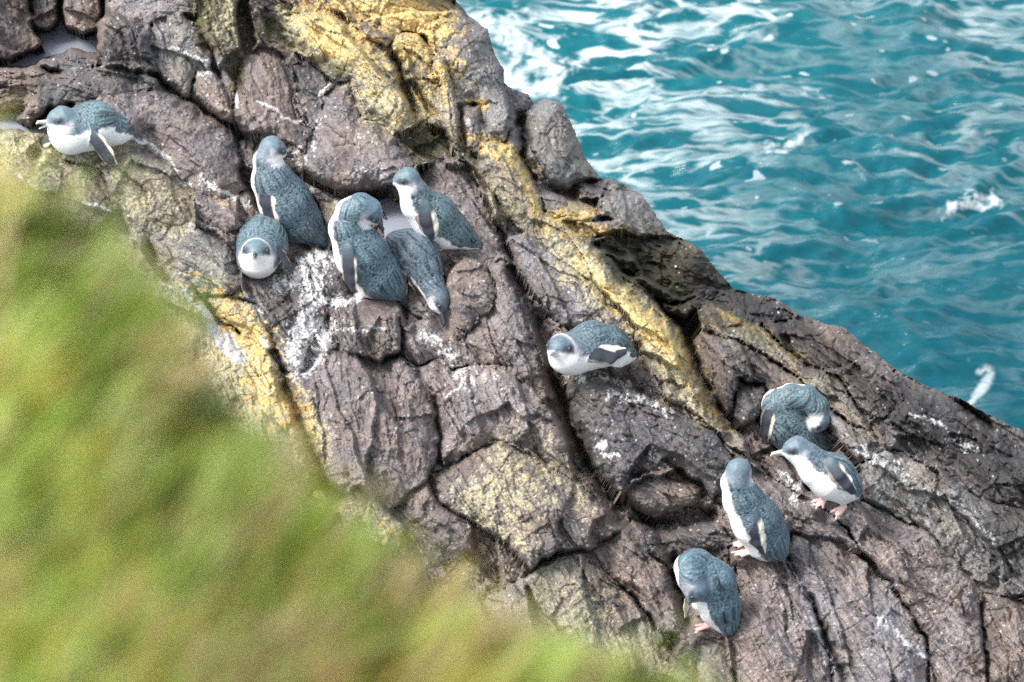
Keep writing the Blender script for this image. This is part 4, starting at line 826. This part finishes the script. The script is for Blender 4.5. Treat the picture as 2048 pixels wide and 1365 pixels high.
    hcol = hcol*(1 - .85*lore[:, None]) + np.array((.025,.033,.045))*.85*lore[:, None]
    ra_ = p.get('rimall'); rim = (np.exp(-((fo - .05 + .06*nz)/.15)**2)*.8 if ra_ else np.exp(-((fo + .42 + .1*nz)/.16)**2)*sstep(.45, -.1, el)*.6); hcol = hcol*(1 - rim[:, None]) + np.array((.5,.5,.54))*rim[:, None]
    hcol = hcol*(1 - hw[:, None]) + WHITE*hw[:, None]
    alb = alb*(1 - hm[:, None]) + hcol*hm[:, None]; plume = plume*(1 - hm) + (.25*(1-hw))*hm
    # flippers
    for fi, f in enumerate(p['flip']):
        m = (df < db + .5) & (df < dt) & (fl == fi + 1); L_ = len(f['p']) - 1
        edge = sstep(.62, .82, fe + .03*nz) * sstep(.1, .3, ft/L_)
        e2 = sstep(-.82, -.95, fe)*.5
        fc = (FLIP if f.get('c') != 'tan' else np.array((.40,.36,.27)))*(1 + .2*nz[:, None])
        fc = fc*(1 - edge[:, None]) + CREAM*edge[:, None]; fc = fc*(1 - e2[:, None]) + np.array((.45,.38,.33))*e2[:, None]
        root = sstep(.22, .0, ft/L_)[:, None]; fc = fc*(1 - root*.6) + BLUE*root*.6
        alb = np.where(m[:, None], fc, alb); plume = np.where(m, .15, plume)
    for f in p['feet']:
        a = sh(f['a']); m = (dt < db + .3) & (dt < df) & (np.linalg.norm(Vp - a, axis=1) < 60)
        pc = {'pink': PINK, 'dark': np.array((.06,.06,.07)), 'white': WHITE}[f['c']]
        tip = np.zeros(len(Vp))
        for t_ in f['t']: tip = np.maximum(tip, sstep(4.5, 1.5, np.linalg.norm(Vp - sh(t_), axis=1)))
        c_ = pc*(1 + .15*nz[:, None]); c_ = c_*(1 - tip[:, None]) + np.array((.05,.04,.05))*tip[:, None]
        alb = np.where(m[:, None], c_, alb); plume = np.where(m, 0, plume)
    for (x, y, z, r) in p['legs']:
        d = np.linalg.norm(Vp - sh((x, y, z)), axis=1); m = sstep(r*1.5, r*.9, d)*(dt > 1)*(df > 1)*.85
        if p.get('headdark'): m = m*.12
        alb = alb*(1 - m[:, None]) + WHITE*.9*m[:, None]; plume = plume*(1 - m)
    alb = np.clip(alb*(1 + .06*nf[:, None]), .01, .8)
    # feather relief
    bx_ = np.cross(axd, Vv); phi = np.arctan2(np.sum(rad*bx_, 1), -np.sum(rad*Vv, 1)); seg = np.cumsum([0] + [np.linalg.norm(b_[0] - a_[0]) for a_, b_ in zip(sp[:-1], sp[1:])])
    sarc = np.interp(tt, np.arange(len(seg)), seg); rl = np.linalg.norm(Vp - cc, axis=1); fu = phi*np.maximum(rl, 18); rowj = 1.6*nz
    hd_ = hm > .5; fu = np.where(hd_, Vp[:, 0], fu); sarc = np.where(hd_, Vp[:, 1] + Vp[:, 2]*.6, sarc)
    alb = alb*(1 + (.16*fbm(fu/26, sarc/40, 580 + k, 3) )[:, None]*np.clip(plume, 0, 1)[:, None])
    a1, a2, _, _, _ = worley(fu/5.2 + .35*nf, (sarc + rowj)/3.7 + .2*nf, 560 + k); Vp = Vp + gn*((.45 - a1)*1.5*np.clip(plume, 0, 1) + .35*nf*np.minimum(1, plume + .4))[:, None]
    alb = alb*(1 + (.42 - a1)[:, None]*1.9*np.clip(plume, 0, 1)[:, None])
    Wd = px2w(Vp[:, 0], Vp[:, 1], Vp[:, 2]); Wd = np.asarray(Wd)
    g0 = sh(p['ground']); loc = px2w(g0[0], g0[1], g0[2])
    root = bpy.data.objects.new('penguin', None); COL.objects.link(root); root.location = loc
    root['label'] = p['label']; root['category'] = 'penguin'; root['group'] = 'little blue penguins on the rocks'
    mesh_obj('body', Wd, q[:, ::-1], M_PENG, root, {'albedo': alb, 'plume': np.stack([plume]*3, 1)}, True, loc)
    # bill: upper and lower mandible
    bl = p['beaklen']; base_ = Hc + F*hr*.98 - U*hr*.12; bo = unit(F - U*.06)
    def small(name, prims, mat, parent=root, h=.8):
        pts = np.array([q_[0] for q_ in prims] + [q_[1] for q_ in prims]); l_ = pts.min(0) - 9; u_ = pts.max(0) + 9
        g = np.stack(np.meshgrid(*[np.arange(l_[i], u_[i], h) for i in range(3)], indexing='ij'), -1); d = None
        for (a, b, ra, rb) in prims:
            e, _ = rcone(g.reshape(-1, 3), a, b, ra, rb); d = e if d is None else smin(d, e, 1.2)
        v, qq = surface_nets(d.reshape(g.shape[:-1]), l_, h)
        return mesh_obj(name, px2w(v[:, 0], v[:, 1], v[:, 2]), qq[:, ::-1], mat, parent, None, True, loc)
    bm = M_BEAK_D if p['beak'] == 'dark' else M_BEAK_P
    if not p.get('hidebeak'):
        gp = .34 if p.get('gape') else .0
        tip = base_ + bo*bl; up_ = unit(bo + U*gp*.6); dn_ = unit(bo - U*(gp*.9 + .10))
        t1 = base_ + up_*bl*.82 + U*1.0; bk = small('beak', [(base_ - F*4 + U*1.4, t1, 6.0, 3.6), (t1, base_ + up_*bl - U*2.4, 3.6, 1.4)], bm)
        small('lower_mandible', [(base_ - F*4 - U*2.6, base_ + dn_*bl*.82 - U*.6, 4.2, 1.3)], bm, bk)
    def ball(name, c, r, mat, parent):
        th = np.linspace(0, math.pi, 9); ph = np.linspace(0, 2*math.pi, 17)[:-1]
        vv = np.array([[c[0] + r*math.sin(t)*math.cos(f_), c[1] + r*math.cos(t), c[2] + r*math.sin(t)*math.sin(f_)] for t in th for f_ in ph])
        qq = [[i*16 + j, (i+1)*16 + j, (i+1)*16 + (j+1) % 16, i*16 + (j+1) % 16] for i in range(8) for j in range(16)]
        return mesh_obj(name, px2w(vv[:, 0], vv[:, 1], vv[:, 2]), qq, mat, parent, None, True, loc)
    for s_ in (-1, 1):
        # walk out along the eye direction to the skin
        dirn = unit(Sd*s_*.80 + F*.50 + U*.20); ts = np.linspace(hr*.3, hr*1.4, 60); dl = dist(Hc + ts[:, None]*dirn)
        t = ts[np.argmax(dl > 0)] if (dl > 0).any() else hr
        c = Hc + dirn*(t - 1.3); nrm = dirn
        if nrm[2] < -.25: continue
        e = ball('eye', c, 3.3, M_IRIS, root); ball('pupil', c + dirn*1.2, 2.55, M_EYE, e)
    return root
for k, p in enumerate(PENGUINS): build_penguin(p, k)

# ------------------------------------------------------------------ the grassy bank close to the lens
def bank():
    F0 = D0
    def P(x, y, d): return CAM + d*(((x - W/2)/FPX)*AX + ((H/2 - y)/FPX)*AU - AT)
    edge = [(-900,330),(-300,400),(0,520),(120,600),(230,740),(330,900),(450,1050),(600,1170),(780,1280),(950,1350),(1150,1440),(1400,1560),(1700,1700)]
    m, n, p = new_mat('bank_soil'); L = n.links.new
    co = N(n, 'ShaderNodeTexCoord'); nz = N(n, 'ShaderNodeTexNoise', Scale=14.0, Detail=5.0); L(co.outputs['Object'], nz.inputs['Vector'])
    rp = N(n, 'ShaderNodeValToRGB'); L(nz.outputs[0], rp.inputs[0]); rp.color_ramp.elements[0].position = .35; rp.color_ramp.elements[1].position = .65
    rp.color_ramp.elements[0].color = (.12,.17,.05,1); rp.color_ramp.elements[1].color = (.36,.34,.16,1); L(rp.outputs[0], p.inputs['Base Color']); p.inputs['Roughness'].default_value = .95
    v = []; rows = 26
    ex = np.interp(np.linspace(0, 1, 60), np.linspace(0, 1, len(edge)), [e[0] for e in edge]); ey = np.interp(np.linspace(0, 1, 60), np.linspace(0, 1, len(edge)), [e[1] for e in edge])
    for r in range(rows):
        t = r/(rows-1)
        for i in range(60):
            x = ex[i] + (-1200 - ex[i]*.2)*t*1.1; y = ey[i] + t*2600
            d = 5.6 - 2.2*t + .04*perlin(np.array(x/200), np.array(y/200), 700)
            v.append(P(x, y, float(d)))
    top = [P(ex[i], ey[i], 5.6) + np.array([.3, .5, -3.5]) for i in range(60)]
    v = np.array(top + v); idx = np.arange(60*(rows+1)).reshape(rows+1, 60)
    q = np.stack([idx[:-1, :-1], idx[1:, :-1], idx[1:, 1:], idx[:-1, 1:]], -1).reshape(-1, 4)
    o = mesh_obj('grassy_bank', v, q, m, None); o['kind'] = 'structure'; o['label'] = 'steep turf bank close to the viewer'
    # blades
    rs = np.random.RandomState(5)
    edge2 = [(-400,180),(-100,330),(60,400),(200,470),(300,600),(400,740),(500,880),(600,980),(720,1080),(880,1180),(1050,1260),(1250,1330),(1400,1400),(1700,1560)]
    ex2 = [e[0] for e in edge2]; ey2 = [e[1] for e in edge2]
    tips_x = []; V_ = []; Q_ = []; C_ = []
    pal = {'g': (.38,.52,.10), 'l': (.66,.78,.26), 't': (.84,.70,.42), 'd': (.05,.09,.015), 'b': (.60,.36,.22), 'y': (.78,.66,.18)}
    nb = 9000; cnt = 0
    while cnt < nb:
        tx = rs.uniform(-350, 1650); lim = np.interp(tx, ex2, ey2)
        g = abs(rs.normal(0, 1)); ty = lim + rs.uniform(-10, 1500) if rs.rand() < .85 else lim - rs.exponential(40 if tx < 900 else 22)
        if ty > 1750: continue
        dp = float(np.clip(5.3 - (ty - lim)/1500*1.2 + rs.normal(0, .07), 3.0, 5.8))
        px_m = FPX/dp
        ln = rs.uniform(.05, .13)*px_m; an = math.radians(rs.normal(58, 20))
        bx, by = tx - math.cos(an)*ln, ty + math.sin(an)*ln
        wd = rs.uniform(.0022, .0060)*px_m
        fx_ = [float(fbm(np.array((tx+.5*ty)/210.), np.array((ty-.5*tx)/120.), 710 + 9*q_, 4, .75)) for q_ in range(5)]
        w = {'g': 1.0*math.exp(7*fx_[0]), 'l': 1.5*math.exp(7*fx_[1]), 't': .42*math.exp(6.5*fx_[2]), 'd': .17*math.exp(8.5*fx_[3]), 'b': .10*math.exp(6*fx_[4]), 'y': .6*math.exp(6*fx_[4])}
        if ty < lim: w['t'] *= 3.5; w['l'] *= 1.6
        tan_zone = math.exp(-(((tx-740)/340)**2 + ((ty-1300)/210)**2)); w['t'] += 9*tan_zone; w['b'] += 9*tan_zone; w['y'] += 1.5*tan_zone
        tan2 = math.exp(-(((tx-150)/240)**2 + ((ty-430)/90)**2)); w['t'] += 2.2*tan2; w['l'] += 1.5*tan2
        dk = math.exp(-(((tx-120)/130)**2 + ((ty-750)/120)**2)) + .8*math.exp(-(((tx-60)/160)**2 + ((ty-1000)/90)**2)); w['d'] += 4*dk
        gz = math.exp(-(((tx-200)/260)**2 + ((ty-900)/260)**2)) + math.exp(-(((tx-650)/150)**2 + ((ty-1080)/90)**2)); w['g'] += 2.5*gz
        ks = list(w); pr = np.array([w[k_] for k_ in ks]); c = np.array(pal[ks[rs.choice(len(ks), p=pr/pr.sum())]])*rs.uniform(.75, 1.25)
        bend = rs.uniform(.1, .5)*ln; nseg = 4; base_i = len(V_)
        side = np.array([math.sin(an), math.cos(an)])
        dz = rs.uniform(-.04, .05)
        for s_ in range(nseg + 1):
            t = s_/nseg; cx_ = bx + (tx - bx)*t + side[0]*bend*t*t*.6; cy_ = by + (ty - by)*t + side[1]*bend*t*t*.6
            wv = wd*.5*(1 - t**1.6) + .4
            dd = dp + .03 + (dz - .03)*t
            V_.append(P(cx_ - side[0]*wv, cy_ - side[1]*wv, dd)); V_.append(P(cx_ + side[0]*wv, cy_ + side[1]*wv, dd + .004))
            C_ += [c, c]
        for s_ in range(nseg): k_ = base_i + 2*s_; Q_.append((k_, k_+1, k_+3, k_+2))
        cnt += 1
    # straw stalks with seed heads standing up from the far lip of the bank
    for _ in range(300):
        tx = rs.uniform(-80, 1450); lim = np.interp(tx, ex2, ey2); ty = lim + rs.uniform(-45, 160); dp = rs.uniform(5.9, 6.7); px_m = FPX/dp
        ln = rs.uniform(.10, .18)*px_m; an = math.radians(rs.normal(52, 16)); bx, by = tx - math.cos(an)*ln, ty + math.sin(an)*ln
        side = np.array([math.sin(an), math.cos(an)]); c = np.array(pal['t' if rs.rand() < .7 else 'l'])*rs.uniform(.8, 1.15); base_i = len(V_)
        for s_ in range(7):
            t = s_/6; wv = (.0011 if t < .66 else .0034*math.sin(math.pi*(t-.5)/.56))*px_m*.8 + .3; bend = .18*ln*t*t
            cx_ = bx + (tx-bx)*t + side[0]*bend; cy_ = by + (ty-by)*t + side[1]*bend
            V_.append(P(cx_ - side[0]*wv, cy_ - side[1]*wv, dp)); V_.append(P(cx_ + side[0]*wv, cy_ + side[1]*wv, dp + .003)); C_ += [c, c]
        for s_ in range(6): k_ = base_i + 2*s_; Q_.append((k_, k_+1, k_+3, k_+2))
    m, n, p = new_mat('grass_blades'); L = n.links.new
    at = N(n, 'ShaderNodeVertexColor'); at.layer_name = 'albedo'; L(at.outputs[0], p.inputs['Base Color']); p.inputs['Roughness'].default_value = .6
    tr = N(n, 'ShaderNodeBsdfTranslucent'); L(at.outputs[0], tr.inputs[0]); mx = N(n, 'ShaderNodeMixShader'); mx.inputs[0].default_value = .5
    L(p.outputs[0], mx.inputs[1]); L(tr.outputs[0], mx.inputs[2]); L(mx.outputs[0], n.nodes['Material Output'].inputs[0])
    o = mesh_obj('grass', np.array(V_), np.array(Q_), m, None, {'albedo': np.array(C_)}); o['kind'] = 'stuff'; o['label'] = 'out of focus green and straw grass on the near bank'; o['category'] = 'grass'
bank()
